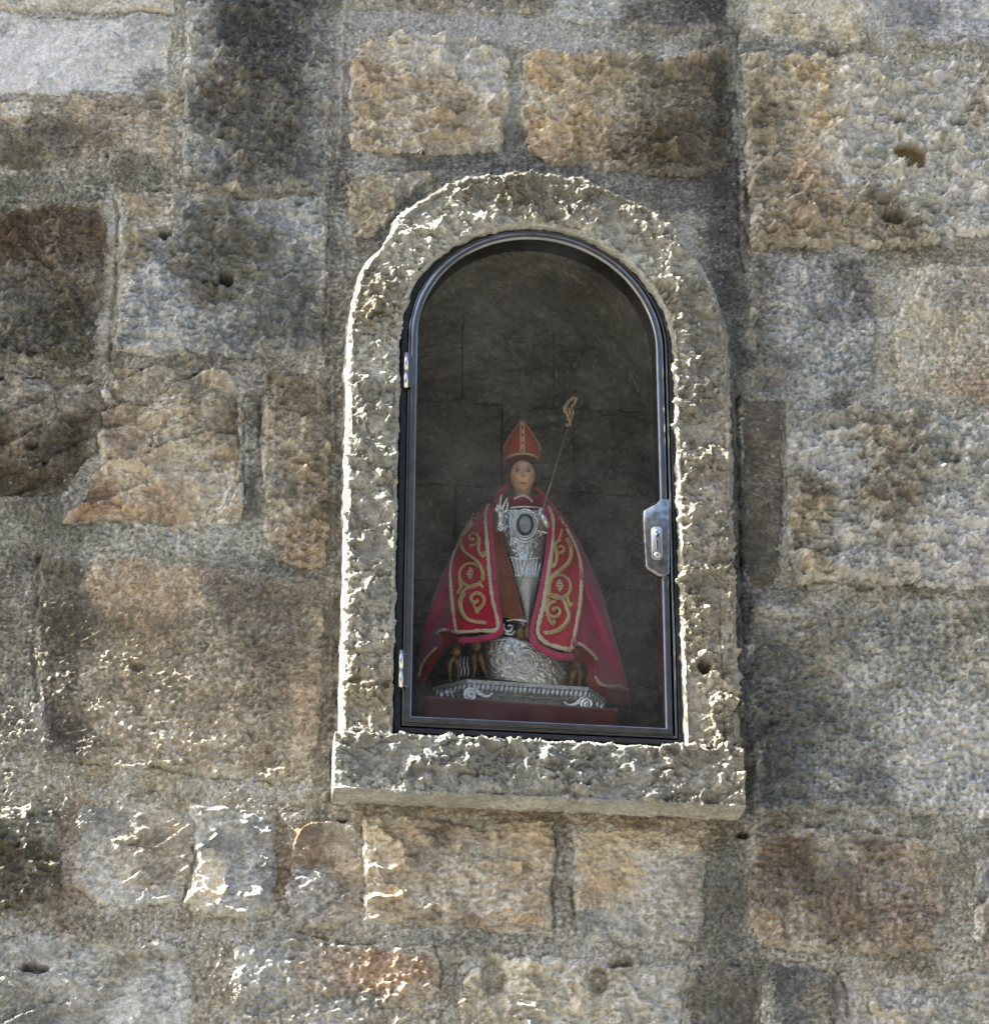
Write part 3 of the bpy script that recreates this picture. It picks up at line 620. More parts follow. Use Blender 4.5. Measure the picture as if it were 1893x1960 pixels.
#@@SURROUND
sur = empty('niche_surround', (XC, 0, ZSB))
tag(sur, 'round-arched surround of pale rough-pecked stone framing the glazed niche', 'stone surround')
SB = (121,120,111)
SBL = [(a, b, c, tuple(v*.84 for v in d), *e) for a, b, c, d, *e in [(1330,1300,120,(128,114,90),2,260),(1380,900,60,(124,114,96),2,300),(700,600,60,(120,112,90)),(1000,1480,380,(112,116,116),3,70),(720,1000,60,(128,126,116),3,260),(1030,380,260,(104,98,76),3,60),(1330,700,60,(112,108,96),3,120),(700,1350,50,(140,124,92),3,80),(1300,620,40,(128,116,96))]]
def local(o, parent):      # keep world-space vertices although the parent Empty stands elsewhere
    o.parent = parent; o.matrix_parent_inverse = Matrix.Translation(-parent.location)
def profile_block(name, path_in, path_out, z_or_s, nt, yf, yb_out, yb_in, seed, rnd=.015, amp=1.0, capz=None):
    """block between an inner and an outer path, with outer side, rounded front edges and inner side; grid (path, profile)"""
    n = len(path_in)
    I = np.array(path_in); O = np.array(path_out)
    # profile samples: (lateral 0..1 from outer to inner, depth y, normal lateral, normal y)
    pr = []
    gs = .0021
    for k in range(int((yb_out-yf-rnd)/gs)): pr.append(('o', yb_out-k*gs))
    for k in range(12): a = (k+.5)/12*math.pi/2; pr.append(('co', a))
    for k in range(nt): pr.append(('f', (k+.5)/nt))
    for k in range(5): a = (k+.5)/5*math.pi/2; pr.append(('ci', a))
    for k in range(int((yb_in-yf-rnd)/gs)+1): pr.append(('i', yf+rnd*.6+k*gs))
    m = len(pr)
    D = I-O; L = np.linalg.norm(D, axis=1, keepdims=True); U = D/L       # outer -> inner
    V = np.zeros((n, m, 3)); Nn = np.zeros((n, m, 3)); T = np.zeros(m); rk = rnd
    tcoord = np.zeros((n, m))
    acc = 0
    for j, q in enumerate(pr):
        kind, a = q
        if kind == 'o': lat = 0; yy = a; nl, ny = -1, 0; T[j] = -(a-yf)
        elif kind == 'co': lat = rk*(1-math.cos(a)); yy = yf+rk*(1-math.sin(a)); nl, ny = -math.cos(a), -math.sin(a); T[j] = -rk+rk*a
        elif kind == 'f': lat = None; yy = yf; nl, ny = 0, -1; T[j] = rk
        elif kind == 'ci': r2 = rk*.6; lat = ('in', r2*(1-math.sin(a))); yy = yf+r2*(1-math.cos(a)); nl, ny = math.sin(a), -math.cos(a)
        else: lat = ('in', 0); yy = a; nl, ny = 1, 0
        if lat is None: l = rk+(L[:, 0]-rk*1.6)*a
        elif isinstance(lat, tuple): l = L[:, 0]-lat[1]
        else: l = np.full(n, lat)
        V[:, j, 0] = O[:, 0]+U[:, 0]*l; V[:, j, 2] = O[:, 1]+U[:, 1]*l; V[:, j, 1] = yy
        Nn[:, j, 0] = U[:, 0]*nl; Nn[:, j, 2] = U[:, 1]*nl; Nn[:, j, 1] = ny
    # relief coordinates: world x,z on the front; depth adds to them on the sides
    dep = np.maximum(V[:, :, 1]-yf, 0)
    X = V[:, :, 0]+Nn[:, :, 0]*dep; Z = V[:, :, 2]+Nn[:, :, 2]*dep
    h = amp*tex('chisel', X, Z, seed)-.009*amp
    side = np.array([0.22 if q[0] == 'o' else (0.25 if q[0] == 'i' else (.6 if q[0] == 'ci' else (.6 if q[0] == 'co' else 1.0))) for q in pr])
    h = h*side[None, :]
    # chipped outer arris and extra holes
    edge = np.array([1.0 if q[0] == 'co' else 0.0 for q in pr])
    h -= edge[None, :]*.010*np.clip(fbm(X/.05, Z/.05, seed+70, 3)-.05, 0, 1)
    for hx, hy, hr, hd in ((1352, 1271, 16, .04), (680, 1228, 6, .012), (1380, 1155, 3, .01)):
        q = P(hx, hy, yf); rr = np.hypot((X-q[0])*1.15, Z-q[2]); h -= hd*(1-sm(hr/950*.7, hr/950*1.1, rr))
    cl = linesd(np.array([[P(a, b, yf)[0], P(a, b, yf)[2]] for a, b in ((1380, 1180), (1384, 1300), (1388, 1380), (1390, 1420))]), X, Z)
    h -= .006*(1-sm(.001, .004, cl))
    if capz is not None:       # joints at the ends of the block
        s = np.arange(n)*capz; e = np.minimum(s, s[-1]-s)
        h -= (.0004*(1-sm(0, .002, e)))[:, None]
    V += Nn*h[:, :, None]
    col = tone(X.ravel(), Z.ravel(), SB, SBL, seed, .55, .6)
    F = gridfaces(n, m)
    o = mesh_np(name, V.reshape(-1, 3), F, M_SURR, None, col); local(o, sur)
    return o
g2 = .0021
YBI = .035
zl0 = P(760, 690, YF)[2]
def jamb(side, z0, z1, seed):
    n = int((z1-z0)/g2); zz = np.linspace(z0, z1, n)
    xi = XC+side*RI; xo = XC+(ROR if side > 0 else -ROL)
    inn = [(xi, z) for z in zz]; out = [(xo+side*.004*math.sin(z*3.1), z) for z in zz]
    if side < 0: inn, out = inn[::-1], out[::-1]
    o = profile_block('jamb', inn, out, None, 46, YF, .012, YBI, seed, amp=1.0, capz=g2)
    return o
# the arch: from the left springing over the crown to the right springing, with an outline slightly flatter than a circle
na = int(math.pi*(RI+.06)/g2)
aa = np.linspace(math.pi, 0, na)
inn = [(XC+RI*math.cos(a), ZSP+RI*math.sin(a)) for a in aa]
def rout(a):
    c = math.cos(a); sx = ROR if c > 0 else ROL
    x = sx*abs(c); z = RTOP*abs(math.sin(a)); p = 2.12
    r = ((abs(c)/sx)**p+(abs(math.sin(a))/RTOP)**p)**(-1/p)
    d = math.degrees(a)                     # chipped flat on the upper left shoulder
    r -= .016*math.exp(-((d-146)/5.5)**2)
    return r
out = [(XC+rout(a)*math.cos(a), ZSP+rout(a)*math.sin(a)) for a in aa]
profile_block('arch_stone', inn, out, None, 46, YF, .012, YBI, 1201, amp=1.0, capz=g2)
jamb(-1, ZSILL-.002, ZSP-.0005, 1201); jamb(1, ZSILL-.002, ZSP-.0005, 1201)
# sill: extruded profile along x
def sill():
    n = int((xs1-xs0)/g2); xs = np.linspace(xs0, xs1, n)
    top, bot, yf, yb = ZSILL, ZSB, YS, .02; rnd = .009
    pr = []
    for k in range(int((yb-yf-rnd)/.0025)): pr.append((yb-k*.0025, top, 0, 1, .35))
    for k in range(6): a = (k+.5)/6*math.pi/2; pr.append((yf+rnd*(1-math.sin(a)), top-rnd*(1-math.cos(a)), -math.sin(a), math.cos(a), .9))
    nf = int((top-bot-2*rnd)/g2)
    for k in range(nf): pr.append((yf, top-rnd-(k+.5)/nf*(top-bot-2*rnd), -1, 0, 1.1))
    for k in range(6): a = (k+.5)/6*math.pi/2; pr.append((yf+rnd*(1-math.cos(a)), bot+rnd*(1-math.sin(a)), -math.cos(a), -math.sin(a), .6))
    for k in range(int((yb-yf-rnd)/.0025)+2): pr.append((yf+rnd+k*.0025, bot, 0, -1, .22))
    pr = np.array(pr); m = len(pr)
    X = np.repeat(xs[:, None], m, 1); Y = np.repeat(pr[None, :, 0], n, 0); Z = np.repeat(pr[None, :, 1], n, 0)
    ny = pr[None, :, 2]; nz = pr[None, :, 3]
    dep = np.maximum(Y-yf, 0); Zt = Z+nz*dep
    h = (tex('chisel', X, Zt, 1500)*.95-.008)*pr[None, :, 4]
    V = np.stack([X, Y+ny*h, Z+nz*h], 2)
    # close the two ends
    c = V[:, :, :].copy()
    ends = []
    for k, sgn in ((0, -1), (n-1, 1)):
        for t in (0.5, 0.0):
            e = V[k].copy(); cen = np.array([X[k, 0]+sgn*0.001, (yf+yb)/2, (top+bot)/2]); e = cen+(e-cen)*t; e[:, 0] = X[k, 0]+sgn*.0015
            ends.append((k, e))
    V = np.concatenate([[ends[1][1]], [ends[0][1]], V, [ends[2][1]], [ends[3][1]]], 0)
    XX = V[:, :, 0]; ZZ = np.concatenate([Zt[:1], Zt[:1], Zt, Zt[-1:], Zt[-1:]], 0)
    col = tone(XX.ravel(), ZZ.ravel(), SB, SBL, 1500, .55, .6)
    o = mesh_np('sill', V.reshape(-1, 3), gridfaces(V.shape[0], m), M_SURR, None, col); local(o, sur)
sill()

#@@NICHE
YBACK = 0.40
RN = RI+.035
ZFL = ZSILL-.004
def arch_pts(r, n, z0): 
    """left bottom, up, round, right bottom"""
    p = [(XC-r, z) for z in np.linspace(z0, ZSP, n//3, endpoint=False)]
    p += [(XC+r*math.cos(a), ZSP+r*math.sin(a)) for a in np.linspace(math.pi, 0, n)]
    p += [(XC+r, z) for z in np.linspace(ZSP, z0, n//3+1)[1:]]
    return p
nb = empty('niche_recess', (XC, .2, ZFL))
tag(nb, 'dark stone-lined recess behind the glass that holds the robed figure', 'niche')
def lining():
    pa = np.array(arch_pts(RN, 150, ZFL)); n = len(pa); ys = np.linspace(YBI-.002, YBACK+.01, 70); m = len(ys)
    # outward normals
    T = np.gradient(pa, axis=0); T /= np.linalg.norm(T, axis=1, keepdims=True)
    Nn = np.stack([T[:, 1], -T[:, 0]], 1)       # towards the inside
    s = np.concatenate([[0], np.cumsum(np.linalg.norm(np.diff(pa, axis=0), axis=1))])
    Sg, Yg = np.meshgrid(s, ys, indexing='ij')
    h = .6*tex('peck', Sg, Yg, 1700)
    for sj in np.arange(.2, s[-1], .31): h -= .007*(1-sm(.002, .007, np.abs(Sg-sj+.006*vn(Yg/.05, Sg, 5))))
    X = pa[:, 0][:, None]+Nn[:, 0][:, None]*(h-.006); Z = pa[:, 1][:, None]+Nn[:, 1][:, None]*(h-.006)
    V = np.stack([X, Yg, Z], 2).reshape(-1, 3)
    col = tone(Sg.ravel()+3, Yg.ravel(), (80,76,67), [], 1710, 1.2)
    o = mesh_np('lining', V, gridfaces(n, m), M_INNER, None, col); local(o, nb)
    Xg, Yg = np.meshgrid(np.linspace(XC-RN-.01, XC+RN+.01, 90), np.linspace(-.02, YBACK+.01, 60), indexing='ij')
    V = np.stack([Xg, Yg, ZFL-.003+.4*tex('fine', Xg, Yg, 1720)], 2).reshape(-1, 3)
    o = mesh_np('floor', V, gridfaces(90, 60), M_INNER, None, tone(Xg.ravel(), Yg.ravel(), (100,92,80), [], 1730)); local(o, nb)
lining()
# back wall of the recess: separate blocks with open joints
rows = [ (1500, 1300), (1300, 1118), (1118, 935), (935, 775), (775, 600), (600, 380) ]
cuts = [[760, 905, 1140, 1330], [760, 1010, 1220, 1330], [760, 870, 1090, 1330], [760, 960, 1098, 1330], [760, 885, 1060, 1240, 1330], [760, 960, 1120, 1330]]
for ri, ((ya, yb2), cu) in enumerate(zip(rows, cuts)):
    for ci in range(len(cu)-1):
        a = P(cu[ci], ya, YBACK); b = P(cu[ci+1], yb2, YBACK)
        x0, x1 = a[0], b[0]
        if ci == 0: x0 = XC-RN-.02
        if ci == len(cu)-2: x1 = XC+RN+.02
        z0, z1 = P(946, ya, YBACK)[2], P(946, yb2, YBACK)[2]
        g = .0016; gs = .005
        nx = int((x1-x0)/gs)+2; nz = int((z1-z0)/gs)+2
        X, Z = np.meshgrid(np.linspace(x0+g, x1-g, nx), np.linspace(z0+g, z1-g, nz), indexing='ij')
        sd = np.minimum(np.minimum(X-x0-g, x1-g-X), np.minimum(Z-z0-g, z1-g-Z))
        h = .9*tex('peck', X, Z, 1800+ri*7+ci)-.003*(1-sm(0, .006, sd))
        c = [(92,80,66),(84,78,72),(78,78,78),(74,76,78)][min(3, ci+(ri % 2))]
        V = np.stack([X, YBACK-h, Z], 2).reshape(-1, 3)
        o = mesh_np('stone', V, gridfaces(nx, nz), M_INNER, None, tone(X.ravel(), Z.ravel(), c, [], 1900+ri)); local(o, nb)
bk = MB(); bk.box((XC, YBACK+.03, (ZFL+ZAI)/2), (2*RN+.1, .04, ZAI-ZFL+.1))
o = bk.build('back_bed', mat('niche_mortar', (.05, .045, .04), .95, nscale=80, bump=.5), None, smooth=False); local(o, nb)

#@@DOOR
M_STEEL = mat('brushed_steel', (.27, .275, .28), .2, 1.0, nscale=35, namp=.08, bump=.02)
M_DARK = mat('dark_painted_metal', (.03, .035, .045), .45, .0, nscale=60, namp=.3, bump=.1)
M_SEAL = mat('black_sealant', (.012, .013, .017), .6, 0, nscale=160, namp=.3, bump=.6)
M_HINGE = mat('polished_hinge_steel', (.75, .75, .73), .3, 1.0, nscale=60, namp=.08)
def glass_mat():
    m = bpy.data.materials.new('window_glass'); m.use_nodes = True; t = m.node_tree; N = t.nodes; L = t.links
    N.remove(N['Principled BSDF']); out = N['Material Output']
    tr = N.new('ShaderNodeBsdfTransparent'); tr.inputs[0].default_value = (.90, .93, .91, 1)
    gl = N.new('ShaderNodeBsdfGlossy'); gl.inputs['Roughness'].default_value = .03
    fr = N.new('ShaderNodeFresnel'); fr.inputs[0].default_value = 1.5
    n = N.new('ShaderNodeTexNoise'); n.inputs['Scale'].default_value = 9; n.inputs['Detail'].default_value = 5
    tc = N.new('ShaderNodeTexCoord'); L.new(tc.outputs['Object'], n.inputs['Vector'])
    df = N.new('ShaderNodeBsdfDiffuse'); df.inputs[0].default_value = (.5, .48, .44, 1)
    mr = N.new('ShaderNodeMapRange'); mr.inputs[1].default_value = .4; mr.inputs[2].default_value = .75; mr.inputs[3].default_value = .012; mr.inputs[4].default_value = .07
    L.new(n.outputs['Fac'], mr.inputs[0])
    mx = N.new('ShaderNodeMixShader'); mx2 = N.new('ShaderNodeMixShader')
    L.new(fr.outputs[0], mx.inputs[0]); L.new(tr.outputs[0], mx.inputs[1]); L.new(gl.outputs[0], mx.inputs[2])
    L.new(mr.outputs[0], mx2.inputs[0]); L.new(mx.outputs[0], mx2.inputs[1]); L.new(df.outputs[0], mx2.inputs[2])
    L.new(mx2.outputs[0], out.inputs['Surface'])
    return m
YD = -0.044      # front of the door frame
def fx(px, py, y): return P(px, py, y)[0]
def framepath(xa, xb, zb, zt, n=64):
    """closed path: left bottom, up, round the arch, right bottom; with normals pointing inwards"""
    xc = (xa+xb)/2; r = (xb-xa)/2; zs = zt-r
    pts = [(xa, zb)]+[(xc+r*math.cos(a), zs+r*math.sin(a)) for a in np.linspace(math.pi, 0, n)]+[(xb, zb)]
    nr = [(1, 1)]+[(-math.cos(a), -math.sin(a)) for a in np.linspace(math.pi, 0, n)]+[(-1, 1)]
    return pts, nr
def ring(name, xa, xb, zb, zt, prof, m, parent, off=0):
    pts, nr = framepath(xa, xb, zb, zt)
    mb = MB()
    mb.sweep([(x, 0, z) for x, z in pts], [(a, 0, b) for a, b in nr], [(0, 1, 0)]*len(pts), prof, closed=True)
    o = mb.build(name, m, None); local(o, parent)
    mod = o.modifiers.new('edge', 'EDGE_SPLIT'); mod.split_angle = R(35)
    return o
def rprof(w, y0, y1, r=.003):
    """rounded rectangular section, w inwards, y0 front, y1 back"""
    return [(0, y1), (0, y0+r), (r*.3, y0+r*.3), (r, y0), (w-r, y0), (w-r*.3, y0+r*.3), (w, y0+r), (w, y1)]
ow0, ow1 = fx(764, 1136, YD), fx(1299, 1136, YD)
zdb = P(1036, 1411, YD)[2]; zdt = P(1030, 434, YD)[2]
door = empty('glazed_door', ((ow0+ow1)/2, YD, zdb))
tag(door, 'arched glass door in a steel frame with a side lock closing the niche', 'glazed door')
ring('frame', ow0, ow1, zdb, zdt, rprof(.0075, YD, .02), M_DARK, door)
ring('frame', ow0+.009, ow1-.010, zdb+.009, zdt-.009, rprof(.0050, YD-.002, .012, .0024), M_STEEL, door)
iw0, iw1 = fx(777, 1136, YD), fx(1281, 1136, YD)
zib = P(1036, 1398, YD)[2]; zit = P(1030, 446, YD)[2]
ring('door_frame', iw0, iw1, zib, zit, rprof(.0150, YD-.008, .006, .005), M_STEEL, door).modifiers
# sealant bead between frame and stone
ring('sealant', ow0-.006, ow1+.006, zdb-.006, zdt+.006, rprof(.0085, YD-.006, .03, .003), M_SEAL, door)
# glass
pts, nr = framepath(iw0+.012, iw1-.012, zib+.012, zit-.012)
gm = MB(); k = len(pts)
gm.add([(x, YD+.001, z) for x, z in pts]+[(x, YD+.001+.0004, z) for x, z in pts], [tuple(range(k))[::-1]])
gm2 = MB(); gm2.add([(x, YD+.001, z) for x, z in pts], [tuple(range(k))])
o = gm2.build('glass_pane', glass_mat(), None, smooth=False); local(o, door)
# hinges
for hx, hy0, hy1 in ((777, 676, 742), (767, 1246, 1316)):
    a = P(hx, hy0, YD-.012); b = P(hx, hy1, YD-.012); a[0] = b[0] = (a[0]+b[0])/2
    hb = MB(); mid = (a+b)/2
    hb.tube([a, mid+(0, 0, .0006)], .0048, 12); hb.tube([mid-(0, 0, .0006), b], .0048, 12)
    o = hb.build('hinge', M_HINGE, None); local(o, door)
    pb = MB(); pb.box(mid+np.array([.009, .004, 0]), (.014, .004, abs(a[2]-b[2])*.9)); o2 = pb.build('leaf', M_STEEL, None, False, .0008); 
    o2.parent = o; o2.matrix_parent_inverse = Matrix.Translation(-door.location)
    o2.matrix_parent_inverse = o.matrix_world.inverted()
# lock case
lp = [(1264, 954), (1256, 964), (1232, 976), (1232, 1000), (1237, 1084), (1262, 1100), (1282, 1100), (1282, 954)]
def prism(poly_px, y0, y1, name, m, parent, bev=.002):
    pl = [P(a, b, y0) for a, b in poly_px]; n = len(pl); mb = MB()
    mb.add([(p[0], y0, p[2]) for p in pl]+[(p[0], y1, p[2]) for p in pl], [tuple(range(n))]+[tuple(range(2*n-1, n-1, -1))]+[((i+1) % n, i, n+i, n+(i+1) % n) for i in range(n)])
    o = mb.build(name, m, None, True, bev); local(o, parent)
    e = o.modifiers.new('edge', 'EDGE_SPLIT'); e.split_angle = R(35)
    return o
lock = prism(lp, YD-.020, YD+.002, 'lock_case', mat('worn_lock_steel', (.40, .41, .42), .26, 1.0, nscale=90, namp=.2, bump=.1), door, .004)
YL = YD-.020
kp = [(1247, 1012), (1251, 1008), (1264, 1008), (1267, 1012), (1268, 1066), (1264, 1070), (1252, 1070), (1248, 1066)]
def sub(o):
    o.parent = lock; o.matrix_parent_inverse = Matrix.Identity(4)
plate = prism(kp, YL-.0035, YL+.001, 'keyhole_plate', M_HINGE, door, .001); sub(plate)
for (cx, cy, r_) in ((1257, 1018, 5.5), (1258.5, 1062, 6)):
    q = P(cx, cy, YL-.004); sb = MB(); sb.ball(q, (r_/950, .0022, r_/950), 12, 8); o = sb.build('screw', M_HINGE, None); sub(o)
q = P(1258, 1024, YL-.0042); sb = MB(); sb.tube([q+(0, .001, 0), q-(0, .003, 0)], .0035, 12); o = sb.build('lock_cylinder', M_DARK, None); sub(o)
q = P(1257.5, 1042, YL-.0042); sb = MB(); sb.box(q, (.004, .002, .02)); o = sb.build('key_cover', M_DARK, None, False, .001); sub(o)
bq = P(1480, 873, -.010); mb = MB(); mb.ball(bq, (.0042, .003, .0042), 10, 6); mb.tube([bq+(0, .004, 0), bq+(0, -.001, 0)], .0052, 12)
bo = mb.build('bolt', mat('zinc_bolt', (.4, .39, .34), .45, .6)); tag(bo, 'small metal bolt set in the narrow brown slab right of the niche', 'bolt')
#@@STATUE
K1 = 0.34769
OFFP = .085
def mk_frame(al):
    e = np.array([math.cos(al), math.sin(al), 0.0]); n = np.array([math.sin(al), -math.cos(al), 0.0])
    return e, n
Q0 = P(1000, 1150, .20)
def SCa(cx, cy, off, al):
    e, n = mk_frame(al); d = ray(742.04+cx*K1, 742.04+cy*K1); q = Q0+n*off
    return CP+d*(((q-CP)@n)/(d@n))
lo_, hi_ = R(-10), R(30)         # turn of the figure: the front edge of its plinth must be level
for _ in range(40):
    mi_ = (lo_+hi_)/2
    if SCa(432, 1605, OFFP, mi_)[2] < SCa(1105, 1650, OFFP, mi_)[2]: lo_ = mi_
    else: hi_ = mi_
    if False: break
def _f(a): return SCa(432, 1605, OFFP, a)[2]-SCa(1105, 1650, OFFP, a)[2]
AL = min([R(t*.25) for t in range(-40, 120)], key=lambda a: abs(_f(a)))
EE, NN = mk_frame(AL); UP = np.array([0, 0, 1.0])
def SC_(cx, cy, off=0.0): return SCa(cx, cy, off, AL)
PXS = np.linalg.norm(SC_(800, 900)-SC_(700, 900))/100       # metres per crop pixel
print('statue turn', math.degrees(AL), 'mm per px', PXS*1000)
def interp(pts, y):
    ys = [p[1] for p in pts]; xs = [p[0] for p in pts]; return float(np.interp(y, ys, xs))
SILL = [(690, 540), (600, 610), (520, 700), (440, 800), (370, 900), (300, 1030), (235, 1200), (185, 1400), (150, 1640)]
SILR = [(800, 540), (865, 600), (990, 740), (1095, 940), (1180, 1130), (1250, 1380), (1300, 1560), (1330, 1720)]
def G(cx, cy):
    xl, xr = interp(SILL, cy)-8, interp(SILR, cy)+8
    t = (cx-(xl+xr)/2)/((xr-xl)/2); D = .07+.085*min(1, max(0, (cy-600)/900))
    return D*math.sqrt(max(0, 1-t*t))-.045
def resamp(pts, n):
    pts = np.array(pts, float); s = np.concatenate([[0], np.cumsum(np.linalg.norm(np.diff(pts, axis=0), axis=1))])
    t = np.linspace(0, s[-1], n); return np.stack([np.interp(t, s, pts[:, 0]), np.interp(t, s, pts[:, 1])], 1)
def smooth(pts, n):
    """Catmull-Rom through the points"""
    p = np.array(pts, float); p = np.vstack([2*p[0]-p[1], p, 2*p[-1]-p[-2]]); out_ = []
    m = len(p)-3
    for i in range(n):
        t = i/(n-1)*m; k = min(int(t), m-1); u = t-k; a, b, c, d = p[k:k+4]
        out_.append(.5*((2*b)+(-a+c)*u+(2*a-5*b+4*c-d)*u*u+(-a+3*b-3*c+d)*u**3))
    return np.array(out_)
st_ = empty('bishop_figure', SC_(770, 1720, 0))
tag(st_, 'small robed bishop bust with red mitre, embroidered crimson cape and silver base inside the niche', 'religious statue')
def fin(mb, name, m, parent=st_, **k):
    o = mb.build(name, m, None, **k); local(o, st_)
    if parent is not st_: o.parent = parent; o.matrix_parent_inverse = Matrix.Identity(4)
    return o
def loft(name, Lp, Rp, nu, nv, off, m, parent=st_, thick=0.0, sm_=True):
    Lq = smooth(Lp, nv) if sm_ else resamp(Lp, nv); Rq = smooth(Rp, nv) if sm_ else resamp(Rp, nv); V = []
    for i in range(nu):
        u = i/(nu-1)
        for j in range(nv):
            c = Lq[j]*(1-u)+Rq[j]*u; V.append(SC_(c[0], c[1], off(c[0], c[1], u, j/(nv-1))))
    F = gridfaces(nu, nv)
    mb = MB(); mb.v = [tuple(p) for p in V]; mb.f = [tuple(f) for f in F.tolist()]
    o = fin(mb, name, m, parent)
    if thick:
        s = o.modifiers.new('solid', 'SOLIDIFY'); s.thickness = thick; s.offset = 0
    return o
def cloth(name, col, rough=.8, ns=900, b=.25, sheen=.4, namp=.12):
    return mat(name, col, rough, 0, ns, namp, b, .2, sheen=sheen)
M_CRIM = cloth('crimson_velvet', (.52, .014, .04)); M_PINK = cloth('plain_crimson_cloth', (.50, .035, .12))
M_LIN = cloth('dark_red_lining', (.26, .02, .03)); M_BASEC = cloth('dark_red_base_cloth', (.085, .006, .012), .9)
M_GOLD = mat('gold_braid', (.76, .54, .24), .55, .25, 700, .25, .6); M_GOLDT = mat('pale_gold_trim', (.80, .60, .44), .7, 0, 800, .25, .8)
M_SILV = mat('embossed_silver', (.90, .90, .88), .33, .8, 220, .12, .25); M_SILD = mat('dull_silver', (.68, .70, .71), .42, .7, 150, .2, .3)
M_LACE = cloth('white_lace', (.62, .62, .60), .85, 500, .5, 0, .12)
M_STOLE = mat('brown_gold_brocade', (.26, .075, .03), .7, .1, 420, 0, .6, col2=(.16, .025, .015))
M_MITRE = cloth('red_mitre_cloth', (.36, .06, .04), .75, 400, .2, .2); M_MGOLD = mat('mitre_gold_band', (.55, .36, .16), .6, .1, 500, .2, .5)
M_GEM = mat('dark_gem', (.03, .012, .01), .2, 0, 50, .1); M_BRONZE = mat('gilt_bronze', (.24, .13, .045), .45, .45, 90, .3, .2)
M_SKIN = stone_mat('painted_skin', .36, .015, .02, .4, 0); M_HAIR = mat('dark_hair', (.06, .035, .02), .6, 0, 400, .3, .5)
M_GREY = mat('medallion_enamel', (.34, .36, .36), .35, .2, 60, .15)

# base cloth under the plinth
zc_ = SC_(700, 1742, .10)[2]; mb = MB()
a_ = SC_(205, 1735, .105); b_ = SC_(1265, 1800, .105); 
nn_ = 40; V = []; prof = [(-.11, 0), (-.02, 0), (0, -.002), (.006, -.010), (.008, -.03), (.006, -.06), (.010, -.12)]
for i in range(nn_):
    t = i/(nn_-1); p = a_*(1-t)+b_*t
    for q, (o1, dz) in enumerate(prof):
        w_ = .002*math.sin(t*23+q)+.0015*math.sin(t*51)
        V.append((p[0]+NN[0]*(o1+w_*(q > 2)), p[1]+NN[1]*(o1+w_*(q > 2)), zc_+dz))
mb = MB(); mb.v = [tuple(map(float, v)) for v in V]; mb.f = [tuple(f) for f in gridfaces(nn_, len(prof)).tolist()]
bc = mb.build('base_cloth', M_BASEC); s = bc.modifiers.new('solid', 'SOLIDIFY'); s.thickness = .004
tag(bc, 'dark red cloth spread under the silver base at the bottom of the niche', 'cloth')

# plinth
A_ = SC_(432, 1605, OFFP); B_ = SC_(1105, 1650, OFFP); zt_ = (A_[2]+B_[2])/2
VS = PXS/math.cos(TH)
def plan(inset):
    i_ = inset*PXS
    A2 = A_-EE*150*PXS-NN*.055; B2 = B_+EE*125*PXS-NN*.055
    L_ = [A_-NN*i_+EE*i_*.3, B_-NN*i_-EE*i_*.3, B2-EE*i_-NN*i_*.4, B2-EE*i_-NN*.11, A2+EE*i_-NN*.11, A2+EE*i_-NN*i_*.4]
    return L_
def slab(name, z0, z1, in0, in1, m, parent=st_, steps=1, curve=0):
    mb = MB(); lay = []
    for k in range(steps+1):
        t = k/steps; ins = in0+(in1-in0)*t+curve*math.sin(math.pi*t)
        lay.append([(p[0], p[1], zt_-VS*(z0+(z1-z0)*t)) for p in plan(ins)])
    V = [p for l in lay for p in l]; n = 6
    F = [(k*n+i, (k+1)*n+i, (k+1)*n+(i+1) % n, k*n+(i+1) % n) for k in range(steps) for i in range(n)]+[tuple(range(n)), tuple(range(steps*n+n-1, steps*n-1, -1))]
    mb.add(V, F); o = fin(mb, name, m, parent, smooth=False); return o
pl_ = slab('plinth', 0, 18, 0, 2, M_SILD)
slab('plinth_moulding', 18, 62, 14, 22, M_SILD, steps=4, curve=6)
slab('plinth_foot', 62, 118, 50, 26, M_SILD, steps=6, curve=26)
gd = MB(); pp = plan(8)
for i, cnt in ((0, 26), (1, 6), (5, 7)):
    p0, p1 = np.array(pp[i]), np.array(pp[(i+1) % 6])
    for k in range(cnt):
        c = p0+(p1-p0)*(k+.5)/cnt; h_ = .8+.4*((k*7) % 5)/5
        gd.tube([(c[0]+EE[0]*.002, c[1], zt_-VS*20), (c[0], c[1], zt_-VS*38), (c[0]-EE[0]*.003, c[1]-NN[1]*.003, zt_-VS*(52+6*h_))], [.0035, .0048, .0022], 6)
fin(gd, 'gadroon', M_SILD, st_)
def spiral(cx, cy, r0, r1, a0, a1, n=26, sy=1.0): 
    return [(cx+(r0+(r1-r0)*k/(n-1))*math.cos(a0+(a1-a0)*k/(n-1)), cy+sy*(r0+(r1-r0)*k/(n-1))*math.sin(a0+(a1-a0)*k/(n-1))) for k in range(n)]
def stroke(mb, pts, w, off, flat=.5, n=None, taper=True, k=6):
    q = smooth(pts, n or max(8, len(pts)*4)); N = len(q)
    ws = [w*PXS*(1 if not taper else (.45+.55*math.sin(math.pi*min(1, max(0, (i+1.5)/(N+2)))))) for i in range(N)]
    mb.tube([SC_(a, b, off(a, b) if callable(off) else off) for a, b in q], ws, k, flat)
